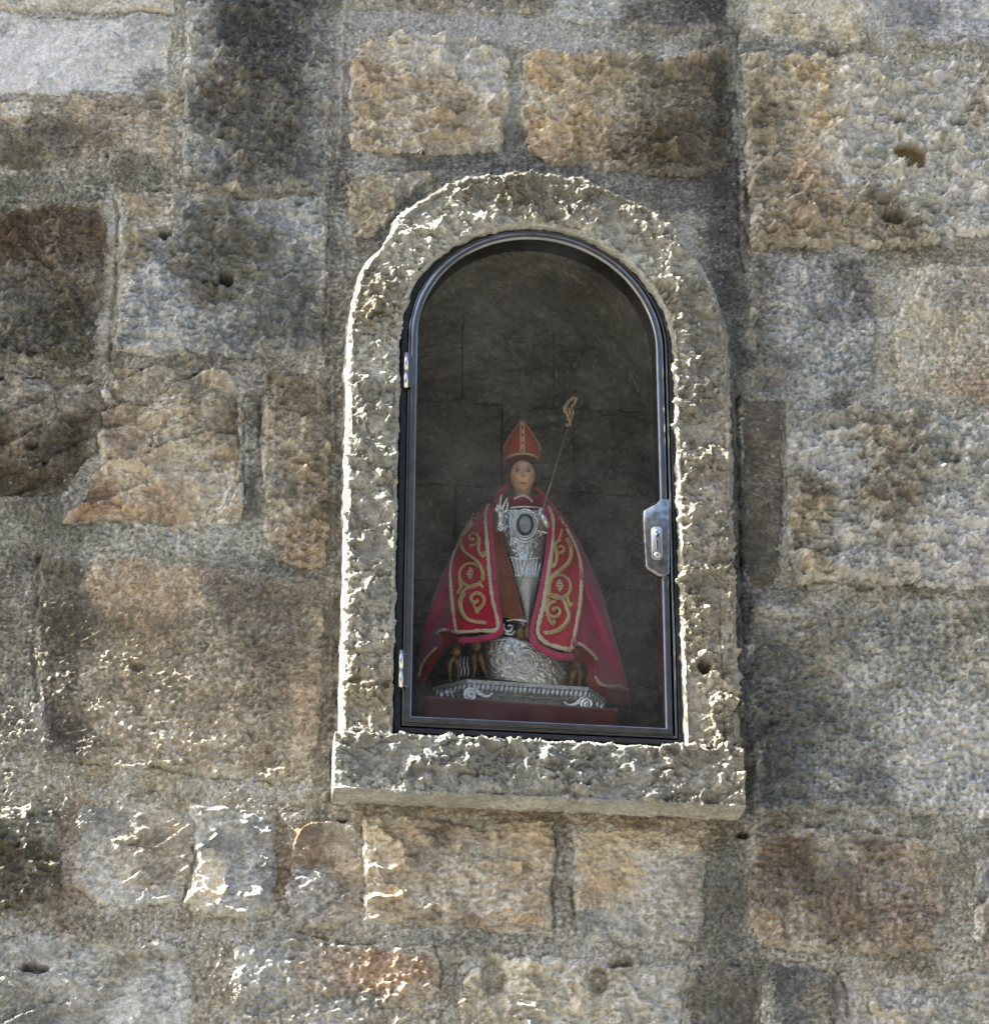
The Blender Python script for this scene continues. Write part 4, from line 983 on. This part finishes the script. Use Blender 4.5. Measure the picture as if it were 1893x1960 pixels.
for (fx_, fy_, dr) in ((452, 1698, 1), (1100, 1748, -1)):
    mb = MB()
    stroke(mb, spiral(fx_, fy_, 6, 38, 0, dr*4.6*math.pi/1.25), 11, OFFP+.006, 1.6, 40, False)
    stroke(mb, [(fx_+dr*(-10), fy_-40), (fx_+dr*30, fy_-36), (fx_+dr*62, fy_-8), (fx_+dr*100, fy_+4), (fx_+dr*126, fy_-16)], 11, OFFP-.004, .8, 20)
    stroke(mb, [(fx_+dr*10, fy_-30), (fx_+dr*36, fy_-16), (fx_+dr*70, fy_+2), (fx_+dr*104, fy_+8)], 7, OFFP-.002, .8, 20)
    mb.ball(SC_(fx_, fy_, OFFP+.008), 9*PXS, 10, 6)
    fin(mb, 'scroll_foot', M_SILV)
for (fx_, fy_) in ((330, 1692), (362, 1700), (300, 1704), (395, 1696), (1160, 1760), (1185, 1772)):
    mb = MB(); o_ = .05 if fx_ < 600 else .06
    mb.tube([SC_(fx_+4, fy_-34, o_), SC_(fx_-6, fy_-14, o_+.006), SC_(fx_, fy_+20, o_+.008)], [8*PXS, 15*PXS, 7*PXS], 8, .7)
    fin(mb, 'leaf', M_SILD)

# silver body of the bust above the plinth
def nz(x, y, s=0): return float(vn(np.array([x]), np.array([y]), s)[0])
def bel(cx, cy, u, v):
    t = 2*u-1; return .012+.050*math.sqrt(max(0, 1-t*t))+.010*math.sin(math.pi*min(1, v))+.0042*abs(nz(cx/34, cy/30, 3))+.0022*nz(cx/14, cy/12, 5)
loft('silver_base', [(590, 1368), (540, 1388), (520, 1440), (532, 1520), (556, 1600)], [(800, 1388), (900, 1420), (985, 1490), (1012, 1560), (1005, 1650)], 70, 50, bel, M_SILV)
def boff(cx, cy): return bel(cx, cy, (cx-530)/470, .5)+.004
mb = MB()
for r_, w_ in ((63, 6), (50, 3.5)):
    mb.tube([SC_(765+r_*math.cos(a), 1506+r_*.98*math.sin(a), boff(765, 1506)+.001) for a in np.linspace(0, 2*math.pi, 30)], w_*PXS, 6)
med = fin(mb, 'base_medallion', M_SILV)
mb = MB(); 
for k, (a, b, c, d) in enumerate([(735, 1495, 800, 1500), (745, 1520, 790, 1480), (740, 1480, 760, 1540), (785, 1500, 795, 1540)]): stroke(mb, [(a, b), ((a+c)/2+4, (b+d)/2-8), (c, d)], 5, boff(765, 1506)-.001, .6)
fin(mb, 'relief', M_SILV, med)
sw = [spiral(578, 1468, 4, 34, 1, 7), spiral(600, 1420, 3, 24, 2, 8), spiral(690, 1440, 3, 20, 0, 6), spiral(880, 1500, 4, 26, 3, 9), spiral(930, 1560, 4, 30, 0, 5.5), spiral(600, 1550, 3, 24, 4, 9),
      [(610, 1460), (640, 1450), (668, 1480), (680, 1520), (650, 1530), (620, 1490)], [(560, 1400), (640, 1385), (720, 1400), (820, 1420)], [(700, 1560), (740, 1585), (800, 1585), (850, 1560)],
      [(850, 1470), (900, 1460), (950, 1490)], [(560, 1500), (590, 1540), (650, 1560), (700, 1590)], [(830, 1540), (870, 1560), (900, 1610)], [(720, 1430), (760, 1420), (800, 1440)], [(640, 1590), (700, 1600)], [(960, 1600), (985, 1560)]]
for q in sw:
    mb = MB(); stroke(mb, q, 6, boff, .7); fin(mb, 'scroll_relief', M_SILV)
# little gilt figures at the corners of the base
def limb(mb, pts, rad, off): mb.tube([SC_(a, b, o_) for (a, b), o_ in zip(pts, off)], [r_*PXS for r_ in rad], 10)
for body, legs in ((((500, 1392), (488, 1420), (490, 1455)), (((484, 1450), (474, 1500), (480, 1540), (470, 1590)), ((500, 1450), (512, 1500), (528, 1545), (548, 1592)))),
                   (((385, 1430), (378, 1460), (370, 1490)), (((372, 1480), (335, 1530), (340, 1570), (345, 1610)), ((385, 1480), (378, 1520), (392, 1560), (384, 1600)))),
                   (((1048, 1500), (1046, 1530), (1044, 1555)), (((1036, 1550), (1024, 1580), (1016, 1610), (1008, 1640)), ((1056, 1550), (1062, 1585), (1056, 1615), (1050, 1645))))):
    mb = MB(); o0 = .055
    limb(mb, body, (24, 26, 22), (o0, o0+.004, o0)); 
    for l_ in legs: limb(mb, l_, (16, 17, 11, 8), (o0+.003, o0+.010, o0+.004, o0+.002)); mb.ball(SC_(l_[-1][0]+3, l_[-1][1]+3, o0+.006), (10*PXS, 14*PXS, 6*PXS), 8, 5)
    limb(mb, ((body[0][0]-16, body[0][1]+4), (body[0][0]-34, body[0][1]+34), (body[0][0]-14, body[0][1]+60)), (9, 8, 6), (o0, o0+.006, o0+.008))
    fin(mb, 'gilt_cherub', M_BRONZE)
for x_ in (405, 425, 445):
    mb = MB(); stroke(mb, [(x_, 1480), (x_-8, 1520), (x_, 1560), (x_-4, 1590)], 6, .045, .6); fin(mb, 'leaf', M_SILD)

# neck of the base and silver front
mb = MB(); limb(mb, ((745, 1270), (745, 1320), (740, 1380), (735, 1400)), (70, 76, 100, 120), (.02, .015, .02, .02)); fin(mb, 'base_neck', M_SILD)
mb = MB(); stroke(mb, spiral(668, 1318, 4, 34, 3.6, 10), 8, .062, .9, 34, False); stroke(mb, [(650, 1285), (700, 1275), (750, 1285), (790, 1290)], 10, .06, .8); stroke(mb, [(640, 1350), (680, 1360), (705, 1340)], 7, .06, .8)
fin(mb, 'scroll_relief', M_SILV)
mb = MB(); limb(mb, ((722, 1310), (730, 1350), (735, 1385)), (20, 28, 26), (.055, .062, .062)); limb(mb, ((775, 1300), (772, 1340), (765, 1385)), (20, 24, 26), (.055, .062, .062)); fin(mb, 'gilt_leaf', M_BRONZE)
LB = [(598, 672), (612, 760), (645, 860), (680, 950)]; RB = [(884, 672), (876, 760), (862, 860), (846, 950)]
def toff(cx, cy, u, v): return G(cx, cy)*.55+.002+.020*math.sin(math.pi*u)+.0030*abs(nz(cx/30, cy/34, 11))*(v > .06)+.0012*nz(cx/12, cy/12, 12)
loft('breastplate', LB, RB, 60, 50, toff, M_SILV)
def tof(cx, cy): return toff(cx, cy, .5, .5)+.003
loft('pleated_skirt', [(676, 944), (690, 990), (700, 1042)], [(848, 944), (838, 990), (828, 1042)], 80, 14, lambda cx, cy, u, v: toff(cx, cy, u, 0)+.0015+.0034*math.sin(u*2*math.pi*8+1.5*math.sin(u*9))*(.35+.65*v), M_SILV)
loft('lace_apron', [(696, 1036), (712, 1110), (738, 1200), (764, 1300)], [(834, 1036), (818, 1110), (800, 1200), (778, 1300)], 30, 50, lambda cx, cy, u, v: toff(cx, cy, u, 0)-.002+.0015*math.sin(u*12)+.0009*(math.sin(cy*.35) > .6), M_LACE)
mb = MB(); E_ = lambda rx, ry, o, n=36: [SC_(757+rx*math.cos(a), 752+ry*math.sin(a), o) for a in np.linspace(0, 2*math.pi, n)]
o0 = tof(757, 752)+.006
mb.tube(E_(66, 82, o0-.002), 6*PXS, 8); mb.tube(E_(54, 68, o0), 4*PXS, 8); md = fin(mb, 'medallion', M_SILV)
mb = MB(); mb.tube(E_(40, 54, o0+.002), 6*PXS, 8); fin(mb, 'rim', mat('tarnished_rim', (.04, .045, .045), .4, .3), md)
mb = MB(); ring_ = E_(38, 52, o0, 24)[:-1]; cen_ = SC_(757, 752, o0+.004); mb.add([cen_]+ring_, [(0, 1+(i+1) % 23, 1+i) for i in range(23)]); fin(mb, 'face_plate', M_GREY, md)
for q in (spiral(700, 690, 4, 20, 0, 6), spiral(690, 850, 4, 26, 1, 7), spiral(740, 880, 4, 26, 3, 9), spiral(800, 870, 4, 24, 0, 6), spiral(830, 800, 3, 20, 2, 8), spiral(700, 910, 3, 20, 3, 8), spiral(790, 920, 3, 20, 0, 5), [(670, 700), (675, 760), (690, 810)], [(640, 745), (650, 770), (640, 790)], [(700, 836), (757, 850), (815, 836)], [(672, 935), (757, 945), (846, 935)], [(672, 662), (757, 655), (860, 664)]):
    mb = MB(); stroke(mb, q, 6, lambda a, b: tof(a, b)+.001, .7); fin(mb, 'scroll_relief', M_SILV)

# neck cloth, collar
loft('red_neck_cloth', [(655, 592), (640, 630), (650, 668)], [(850, 592), (868, 630), (870, 668)], 24, 10, lambda cx, cy, u, v: .012+.022*math.sin(math.pi*u)+.003*math.sin(v*9), M_LIN)
mb = MB(); stroke(mb, [(696, 612), (714, 603), (730, 596), (746, 593), (762, 597), (780, 610), (798, 628)], 6, .042, .6, 30, False); fin(mb, 'white_collar', M_LACE)

# stole, both sides
def soff(cx, cy, u, v): return G(cx, cy)*.8+.006+.0012*math.sin(u*20)*math.sin(cy/9)
loft('stole', [(556, 700), (566, 850), (585, 1000), (596, 1150), (612, 1262)], [(600, 690), (640, 860), (680, 990), (712, 1130), (748, 1276)], 26, 60, soff, M_STOLE)
mb = MB()
for q in ([(600, 700), (640, 865), (680, 995), (712, 1130), (745, 1270)], [(614, 1256), (680, 1268), (745, 1272)], [(572, 760), (580, 860), (600, 1000), (614, 1140), (630, 1240)], [(620, 1240), (680, 1248), (730, 1250)]): stroke(mb, q, 3, lambda a, b: soff(a, b, 0, 0)+.001, .6, 30, False, 5)
for k in range(7):
    y_ = 830+k*62; x_ = 606+k*9; stroke(mb, spiral(x_+6, y_, 3, 14+k*1.5, k, k+5), 2.2, lambda a, b: soff(a, b, 0, 0)+.001, .6, 16, False, 5)
fin(mb, 'stole_embroidery', mat('copper_thread', (.36, .15, .06), .6, .2, 500, .2))
loft('stole', [(868, 900), (846, 1040), (820, 1160), (786, 1290)], [(890, 900), (880, 1040), (852, 1160), (812, 1290)], 8, 30, lambda cx, cy, u, v: G(cx, cy)*.8+.004, M_LIN)

# embroidered front panels
def poff(cx, cy, u=0, v=0): return G(cx, cy)+.004+.0022*math.sin(cx/23+cy/90)+.0015*nz(cx/60, cy/70, 21)
loft('embroidered_panel', [(520, 660), (470, 740), (400, 840), (352, 960), (345, 1090), (362, 1240), (376, 1345)], [(574, 640), (548, 720), (552, 830), (566, 1000), (584, 1160), (608, 1318)], 30, 80, poff, M_CRIM, thick=.0015)
loft('embroidered_panel', [(880, 640), (905, 720), (902, 860), (882, 1020), (850, 1200), (822, 1320), (850, 1395)], [(930, 680), (985, 770), (1040, 890), (1066, 990), (1062, 1160), (1040, 1300), (1012, 1440)], 34, 80, poff, M_CRIM, thick=.0015)
def rib(name, q, w, m, lift=.003, n=110, flat=.45, parent=st_):
    q = smooth(q, n); mb = MB(); r_ = np.random.default_rng(len(q)+int(q[0][0]))
    mb.tube([SC_(a, b, poff(a, b)+lift) for a, b in q], [w*PXS*(.65+.6*r_.random()) for _ in q], 8, flat); return fin(mb, name, m, parent)
T_ = [[(562, 640), (541, 700), (545, 830), (558, 1000), (576, 1160), (604, 1322), (500, 1338), (378, 1348)], [(468, 745), (400, 845), (352, 960), (347, 1090), (362, 1240), (378, 1345)], [(378, 1346), (320, 1332), (285, 1338), (268, 1352)],
      [(880, 650), (908, 720), (906, 860), (886, 1020), (856, 1200), (828, 1320), (838, 1372), (880, 1408), (950, 1432), (1014, 1446)], [(985, 775), (1040, 890), (1064, 990), (1062, 1160), (1040, 1300), (1014, 1440)],
      [(1020, 1412), (1060, 1412), (1100, 1440), (1140, 1478), (1150, 1500)], [(1142, 1590), (1170, 1630), (1220, 1646), (1270, 1644), (1325, 1672)], [(268, 1430), (220, 1478), (185, 1530), (172, 1590)]]
for q, w_ in zip(T_, (12, 11, 10, 13, 12, 11, 9, 7)): rib('gold_trim', q, w_, M_GOLDT)
M_STITCH = mat('dark_gold_stitching', (.26, .13, .05), .7, .1, 500, .3)
def emb(strokes, grapes):
    for q, w_ in strokes:
        mb = MB(); stroke(mb, q, w_*1.3, lambda a, b: poff(a, b)+.0035, .55, max(24, len(q)*2), False, 6); 
        es = fin(mb, 'embroidery_scroll', M_GOLD)
        mb = MB(); stroke(mb, q, w_*.36, lambda a, b: poff(a, b)+.0035+w_*.9*PXS*.62, .5, max(24, len(q)*2), False, 5); fin(mb, 'stitching', M_STITCH, es)
    mb = MB()
    for gx, gy in grapes:
        for k, (a, b) in enumerate([(0, -24), (-9, -10), (9, -10), (-16, 6), (0, 6), (16, 6), (-8, 20), (8, 20), (0, 32)]): mb.ball(SC_(gx+a, gy+b, poff(gx, gy)+.004), 8*PXS, 6, 5)
    fin(mb, 'embroidered_grapes', M_GOLDT)
emb([(spiral(466, 828, 5, 42, .5, 8.2), 7), ([(486, 800), (505, 840), (498, 890), (518, 928), (532, 922), (524, 906)], 7), ([(416, 800), (402, 850), (418, 900), (462, 932), (500, 966), (520, 1010), (524, 1060)], 10),
     (spiral(456, 1030, 62, 66, 5.6, .6), 8), ([(395, 1060), (402, 1100), (388, 1128), (404, 1130), (440, 1100), (500, 1080), (525, 1100)], 8), (spiral(484, 1166, 7, 56, .2, 8.0), 8),
     ([(420, 1130), (398, 1180), (410, 1236), (436, 1272), (480, 1288), (540, 1296)], 11), ([(470, 1190), (490, 1236), (500, 1226), (488, 1212)], 6), ([(450, 740), (430, 780), (412, 800)], 7)], [(456, 1020)])
emb([(spiral(952, 884, 5, 42, 3.4, 11), 7), ([(925, 870), (932, 930), (920, 980), (902, 984), (910, 966)], 7), ([(985, 830), (1008, 880), (1004, 948), (962, 996), (910, 1036), (888, 1090), (890, 1130)], 10),
     (spiral(945, 1094, 62, 66, 3.8, 9.0), 8), ([(998, 1130), (990, 1160), (1006, 1200), (1016, 1186)], 7), (spiral(924, 1228, 7, 52, 3, 11), 8), ([(880, 1140), (930, 1148), (968, 1170), (990, 1220), (1000, 1262), (972, 1310), (925, 1342), (862, 1352)], 10),
     ([(888, 1160), (872, 1200), (886, 1260), (906, 1300), (922, 1290), (908, 1280)], 7), ([(960, 780), (950, 820), (935, 850)], 6)], [(946, 1086)])
# rolled pink inner edges
for q, w_, m_ in (([(602, 640), (566, 700), (570, 830), (584, 1000), (600, 1160), (622, 1310), (600, 1360), (500, 1385), (390, 1392)], 12, M_PINK), ([(856, 640), (890, 760), (884, 900), (862, 1040), (826, 1200), (800, 1320), (806, 1400), (860, 1446), (940, 1478), (1020, 1486)], 14, M_PINK)):
    q2 = smooth(q, 80); mb = MB(); mb.tube([SC_(a, b, poff(a, b)-.001) for a, b in q2], [w_*PXS*(1 if i < 50 else 1.5) for i in range(80)], 10, .5); fin(mb, 'cape_edge', m_)
# plain outer cape
def coff(cx, cy, u=0, v=0):
    ph = math.atan2(cx-745, cy-380); a = min(1, max(0, (cy-760)/500))
    return G(cx, cy)+a*(.015*math.sin(ph*30)+.008*math.sin(ph*57+1)+.002*nz(cx/50, cy/120, 31))
loft('cape', SILL[1:], [(598, 620), (510, 700), (424, 810), (364, 940), (352, 1090), (368, 1250), (376, 1338), (290, 1345), (284, 1420), (205, 1500), (168, 1600)], 40, 90, coff, M_PINK, thick=.0015)
loft('cape', [(866, 618), (950, 710), (1030, 850), (1062, 980), (1060, 1160), (1040, 1300), (1018, 1420), (1070, 1420), (1140, 1480), (1146, 1590), (1200, 1645), (1325, 1680)], [(865, 598), (930, 665), (1030, 810), (1130, 1010), (1200, 1190), (1250, 1380), (1300, 1560), (1328, 1680)], 44, 90, coff, M_PINK, thick=.0015)
loft('cape_lining', [(1016, 1440), (1080, 1430), (1140, 1490), (1140, 1590), (1200, 1648), (1325, 1682)], [(1000, 1490), (1060, 1500), (1104, 1560), (1096, 1620), (1170, 1700), (1335, 1770)], 16, 50, lambda cx, cy, u, v: coff(cx, cy)-.004-.02*u, M_LIN, thick=.001)
loft('cape_lining', [(376, 1350), (300, 1350), (290, 1420), (215, 1500), (172, 1600)], [(400, 1400), (330, 1420), (300, 1470), (240, 1560), (200, 1640)], 12, 40, lambda cx, cy, u, v: coff(cx, cy)-.006-.03*u, M_LIN, thick=.001)
for q in ([(596, 660), (612, 590), (640, 556), (668, 540)], [(866, 656), (858, 600), (836, 566), (812, 548)]):
    mb = MB(); q2 = smooth(q, 16); mb.tube([SC_(a, b, .022) for a, b in q2], [14*PXS]*16, 10, .7); fin(mb, 'collar', M_LIN)
for bx, by in ((470, 728), (962, 738)):
    mb = MB(); r_ = np.random.default_rng(bx)
    for k in range(16): mb.ball(SC_(bx+r_.normal()*10+(k-8)*2.2*(1 if bx > 700 else -1), by+r_.normal()*8+(k-8)*3.4, poff(bx, by)+.005), 5*PXS, 6, 4)
    fin(mb, 'bead_cluster', M_GOLDT)

# hands
def hand(wr, palm, fingers, o0):
    mb = MB(); limb(mb, (wr[0], wr[1], palm), (19, 17, 22), (o0-.006, o0, o0)); mb.ball(SC_(*palm, o0), (22*PXS, 12*PXS, 26*PXS), 12, 8)
    for f_ in fingers: limb(mb, f_, (7.5, 7, 6, 4)[:len(f_)], [o0+.003+.002*i for i in range(len(f_))])
    return mb
h1 = hand(((612, 790), (620, 730)), (622, 680), [((616, 668), (618, 636), (622, 612), (627, 588)), ((630, 664), (642, 640), (652, 622), (660, 606)), ((640, 690), (656, 672), (660, 650), (662, 628)), ((608, 672), (600, 656), (606, 646), (614, 656)), ((604, 684), (594, 672), (598, 662), (608, 670))], .052)
fin(h1, 'raised_hand', M_SILV)
h2_ = hand(((884, 770), (868, 735)), (842, 700), [((826, 690), (812, 682), (802, 690), (812, 700)), ((828, 700), (810, 698), (804, 706), (816, 712)), ((832, 712), (816, 712), (810, 720), (822, 724)), ((846, 686), (834, 674), (846, 668), (860, 672)), ((838, 722), (824, 726), (820, 732), (830, 734))], .056)
fin(h2_, 'holding_hand', M_SILV)
for a, b in (((604, 760), (640, 752)), ((606, 775), (642, 768)), ((848, 790), (882, 800))):
    mb = MB(); stroke(mb, [a, ((a[0]+b[0])/2, a[1]+8), b], 6, .058, .8); fin(mb, 'cuff', M_SILV)

# head, built in its own upright frame
HB = SC_(742, 494, .020)
TL = R(9); hy = AL-R(9)
HE = np.array([math.cos(hy), math.sin(hy), 0]); HF0 = np.array([math.sin(hy), -math.cos(hy), 0])
HN = HF0*math.cos(TL)-UP*math.sin(TL); HU = UP*math.cos(TL)+HF0*math.sin(TL)
def HP(a, b, c): return HB+HE*a+HU*b+HN*c
ha, hb_, hc = 74*PXS, 100*PXS, .034
nt_, np_ = 90, 110; V = []; C = []
skin = np.array([.68, .40, .25])/1.0
for i in range(nt_):
    th = math.pi*i/(nt_-1)
    for j in range(np_):
        ph = 2*math.pi*j/np_
        x = math.sin(th)*math.cos(ph); y = math.sin(th)*math.sin(ph); z = math.cos(th)
        jaw = .97-.36*max(0, min(1, (-z-.02)))**1.25
        X_ = x*jaw; c_ = y
        f = max(0, y)
        g_ = lambda cx, cz, sx, sz: math.exp(-((x-cx)/sx)**2-((z-cz)/sz)**2)
        d = 0
        ridge = max(0, min(1, (.40-z)/.55)) if z > -.20 else max(0, 1-(-.20-z)/.06)
        d += .0150*ridge*math.exp(-(x/(.085+.07*max(0, .1-z)))**2)*(z < .40)
        d += -.0080*(g_(-.42, .15, .19, .12)+g_(.42, .15, .19, .12))+.0030*(g_(-.36, .30, .24, .06)+g_(.36, .30, .24, .06))+.0040*(g_(-.42, .13, .12, .07)+g_(.42, .13, .12, .07))
        d += .0034*g_(0, -.50, .20, .05)+.0034*g_(0, -.61, .17, .05)-.0030*g_(0, -.555, .22, .022)-.0022*g_(0, -.71, .2, .04)+.0034*g_(0, -.82, .2, .13)+.0014*(g_(-.5, -.12, .2, .2)+g_(.5, -.12, .2, .2))
        d *= f > .2
        V.append(HP(X_*ha, z*hb_, c_*hc+d))
        col = skin*(1+.04*nz(x*4, z*4, 9))
        if y > 0:
            lip = math.exp(-(x/.30)**4-((z+.555)/.055)**4); col = col*(1-.85*lip)+np.array([.36, .09, .07])*.85*lip; ml = math.exp(-(x/.32)**4-((z+.555)/.018)**2); col = col*(1-.8*ml)+np.array([.08, .02, .015])*.8*ml
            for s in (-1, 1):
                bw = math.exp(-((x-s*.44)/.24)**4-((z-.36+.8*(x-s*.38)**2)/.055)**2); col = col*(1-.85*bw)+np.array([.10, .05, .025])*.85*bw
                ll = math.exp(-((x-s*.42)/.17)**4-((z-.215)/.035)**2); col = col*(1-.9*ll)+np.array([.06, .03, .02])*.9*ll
                ck = g_(s*.52, -.22, .2, .2); col = col*(1-.3*ck)+np.array([.62, .26, .18])*.3*ck
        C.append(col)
F = [(i*np_+j, i*np_+(j+1) % np_, (i+1)*np_+(j+1) % np_, (i+1)*np_+j) for i in range(nt_-1) for j in range(np_)]
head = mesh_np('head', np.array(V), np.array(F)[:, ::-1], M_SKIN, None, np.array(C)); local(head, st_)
M_EYEW = mat('eye_white', (.36, .30, .24), .35); M_IRIS = mat('brown_iris', (.05, .03, .02), .2)
for s in (-1, 1):
    y_ = hc*math.sqrt(1-.42**2-.14**2)
    mb = MB(); mb.ball(HP(s*.42*ha, .135*hb_, y_-.0026), (.0044, .003, .0022), 12, 8, ax=(HE, HN, HU)); ew = fin(mb, 'eye', M_EYEW)
    mb = MB(); mb.ball(HP(s*.42*ha, .14*hb_, y_+.0001), (.0021, .0008, .0021), 10, 6, ax=(HE, HN, HU)); fin(mb, 'iris', M_IRIS, ew)
    mb = MB(); mb.ball(HP(s*1.02*ha, .0*hb_, -.004), (.0045, .007, .0105), 10, 8, ax=(HE, HN, HU)); mb.ball(HP(s*1.02*ha, -.09*hb_, -.001), (.003, .005, .0045), 8, 6, ax=(HE, HN, HU)); fin(mb, 'ear', mat('painted_ear', tuple(skin), .5))
mb = MB(); nk = HP(0, -.5*hb_, -.010); mb.tube([nk, nk-UP*.018, nk-UP*.040-NN*.004], [.019, .017, .022], 20); fin(mb, 'neck', mat('painted_neck', tuple(skin*.95), .5, nscale=30, namp=.04))
# hair cap: shell over sides and back
V = []; n1, n2 = 30, 50
for i in range(n1):
    th = math.pi*(.02+.60*i/(n1-1))
    for j in range(n2):
        ph = math.pi*(.885)+(math.pi*1.23)*j/(n2-1)
        V.append(HP(math.sin(th)*math.cos(ph)*ha*1.05, math.cos(th)*hb_*1.05, math.sin(th)*math.sin(ph)*hc*1.05+.001*nz(j*.9, i*.3, 4)))
mb = MB(); mb.v = [tuple(v) for v in V]; mb.f = [tuple(f) for f in gridfaces(n1, n2).tolist()]; o = fin(mb, 'hair', M_HAIR); s = o.modifiers.new('solid', 'SOLIDIFY'); s.thickness = .002
# mitre
MBs = SC_(740, 396, .022); mh = 222*PXS*1.02
def MP(a, b, c): return MBs+HE*a+HU*b+HN*c
wv = [(0, 96), (.08, 104), (.18, 108), (.32, 101), (.48, 82), (.64, 58), (.78, 36), (.9, 16), (.97, 6), (1, 1.5)]
def mw(v): return .94*float(np.interp(v, [a for a, _ in wv], [b for _, b in wv]))*PXS
for side in (1, -1):
    V = []; nu, nv = 34, 40
    for i in range(nu):
        u = -1+2*i/(nu-1)
        for j in range(nv):
            v = j/(nv-1); dep = .036*(1-.75*v)
            V.append(MP(u*mw(v), v*mh-.004*(u*u)*(1-v), side*(dep*math.sqrt(max(0, 1-u*u))+.0008)))
    mb = MB(); mb.v = [tuple(p) for p in V]; F = gridfaces(nu, nv).tolist(); mb.f = [tuple(f) for f in F]
    o = fin(mb, 'mitre', M_MITRE); s = o.modifiers.new('solid', 'SOLIDIFY'); s.thickness = .0012
def mfront(u, v): return MP(u*mw(v), v*mh-.004*u*u*(1-v), .036*(1-.75*v)*math.sqrt(max(0, 1-u*u))+.002)
V = []; 
for i in range(5):
    for j in range(30):
        v = j/29*.93; V.append(mfront(max(-.98, min(.98, ((i-2)/2*14*PXS)/max(mw(v), .001))), v))
mb = MB(); mb.v = [tuple(p) for p in V]; mb.f = [tuple(f) for f in gridfaces(5, 30).tolist()]; o = mband = fin(mb, 'mitre_band', M_MGOLD); s = o.modifiers.new('solid', 'SOLIDIFY'); s.thickness = .0012
for v in (.10, .32, .54, .75):
    mb = MB(); mb.ball(mfront(0, v)+HN*.001, (6*PXS, 4*PXS, 6*PXS), 8, 6); fin(mb, 'gem', M_GEM, mband)
mb = MB(); mb.tube([mfront(u, .02)+HN*.0005 for u in np.linspace(-1, 1, 30)], 7*PXS, 8, .6); fin(mb, 'mitre_brow_band', M_MGOLD)
for s in (-1, 1):
    mb = MB(); mb.tube([MP(s*mw(v)*1.0, v*mh, .002) for v in np.linspace(.22, .985, 24)], 8.5*PXS, 8); fin(mb, 'mitre_edging', mat('mitre_edging_gold', (.42, .20, .10), .6, nscale=300))

# staff
cz = empty('crozier', SC_(723, 1110, .075))
tag(cz, 'thin gold bishop staff with leafy curled head, leaning through the figure\'s hand', 'staff')
mb = MB(); mb.tube([SC_(723, 1110, .078), SC_(995, 205, .066)], 3.2*PXS, 8); o = mb.build('shaft', mat('tarnished_shaft', (.36, .31, .22), .45, .4)); local(o, cz)
mb = MB(); w9 = lambda q, w_, o_=.066: stroke(mb, q, w_*1.25, o_, .9, 30)
w9([(995, 210), (1002, 180), (990, 150), (980, 118), (988, 88), (1008, 66), (1030, 54), (1034, 76), (1020, 100), (1008, 96)], 8)
w9([(1000, 190), (1014, 160), (1020, 128), (1012, 104)], 6); w9([(986, 140), (972, 120), (972, 96)], 5); w9([(1000, 150), (1004, 130), (1000, 110)], 6, .069)
for a, b in ((988, 206), (1006, 202), (1012, 168), (992, 172), (1022, 140), (1036, 60), (975, 130), (1004, 186)): mb.ball(SC_(a, b, .067), 10*PXS, 7, 5)
o = mb.build('crook', mat('crook_gold', (.52, .38, .23), .5, .3, 300, .3, .4)); local(o, cz)
#@@ENDSTATUE
#@@GROUND
ob = empty('facing_building', (0, -10.5, 0)); tag(ob, 'plain rendered house front across the street, seen only as a dark reflection in the glass', 'building')
def obx(mb, x0, x1, y0, y1, z0, z1): mb.box(((x0+x1)/2, (y0+y1)/2, (z0+z1)/2), (x1-x0, y1-y0, z1-z0))
mb = MB(); xs_ = [-11+2.2*k for k in range(11)]
HOB = 10.5
obx(mb, -12, 12, -18, -10.8, 0, HOB)
for k in range(len(xs_)): obx(mb, xs_[k]-.65, xs_[k]+.65, -10.8, -10.5, 0, HOB)
for z0_, z1_ in ((0, .9), (2.3, 3.9), (5.3, 6.9), (8.3, HOB)): 
    for k in range(len(xs_)-1): obx(mb, xs_[k]+.65, xs_[k+1]-.65, -10.8, -10.503, z0_, z1_)
o = mb.build('wall', mat('facade_render', (.20, .185, .165), .9, nscale=4, namp=.2, bump=.2), ob, False); o.matrix_parent_inverse = Matrix.Translation(-ob.location)
M_OG = mat('dark_window_glass', (.02, .022, .025), .1)
for z0_, z1_ in ((.9, 2.3), (3.9, 5.3), (6.9, 8.3)):
    for k in range(len(xs_)-1):
        mb = MB(); obx(mb, xs_[k]+.65, xs_[k+1]-.65, -10.8, -10.72, z0_, z1_); o = mb.build('window', M_OG, ob, False); o.matrix_parent_inverse = Matrix.Translation(-ob.location)
mb = MB(); obx(mb, -12.3, 12.3, -18.3, -10.0, HOB, HOB+.2); o = mb.build('eaves', mat('dark_wood_eaves', (.08, .05, .03), .8, nscale=10), ob, False); o.matrix_parent_inverse = Matrix.Translation(-ob.location)
gmb = MB(); gmb.add([(-150, -150, 0), (150, -150, 0), (150, 150, 0), (-150, 150, 0)], [(0, 1, 2, 3)])
g = gmb.build('ground', mat('stone_paving', (.12, .115, .105), .85, nscale=3, namp=.15, bump=.3), None, smooth=False); tag(g, kind='structure')
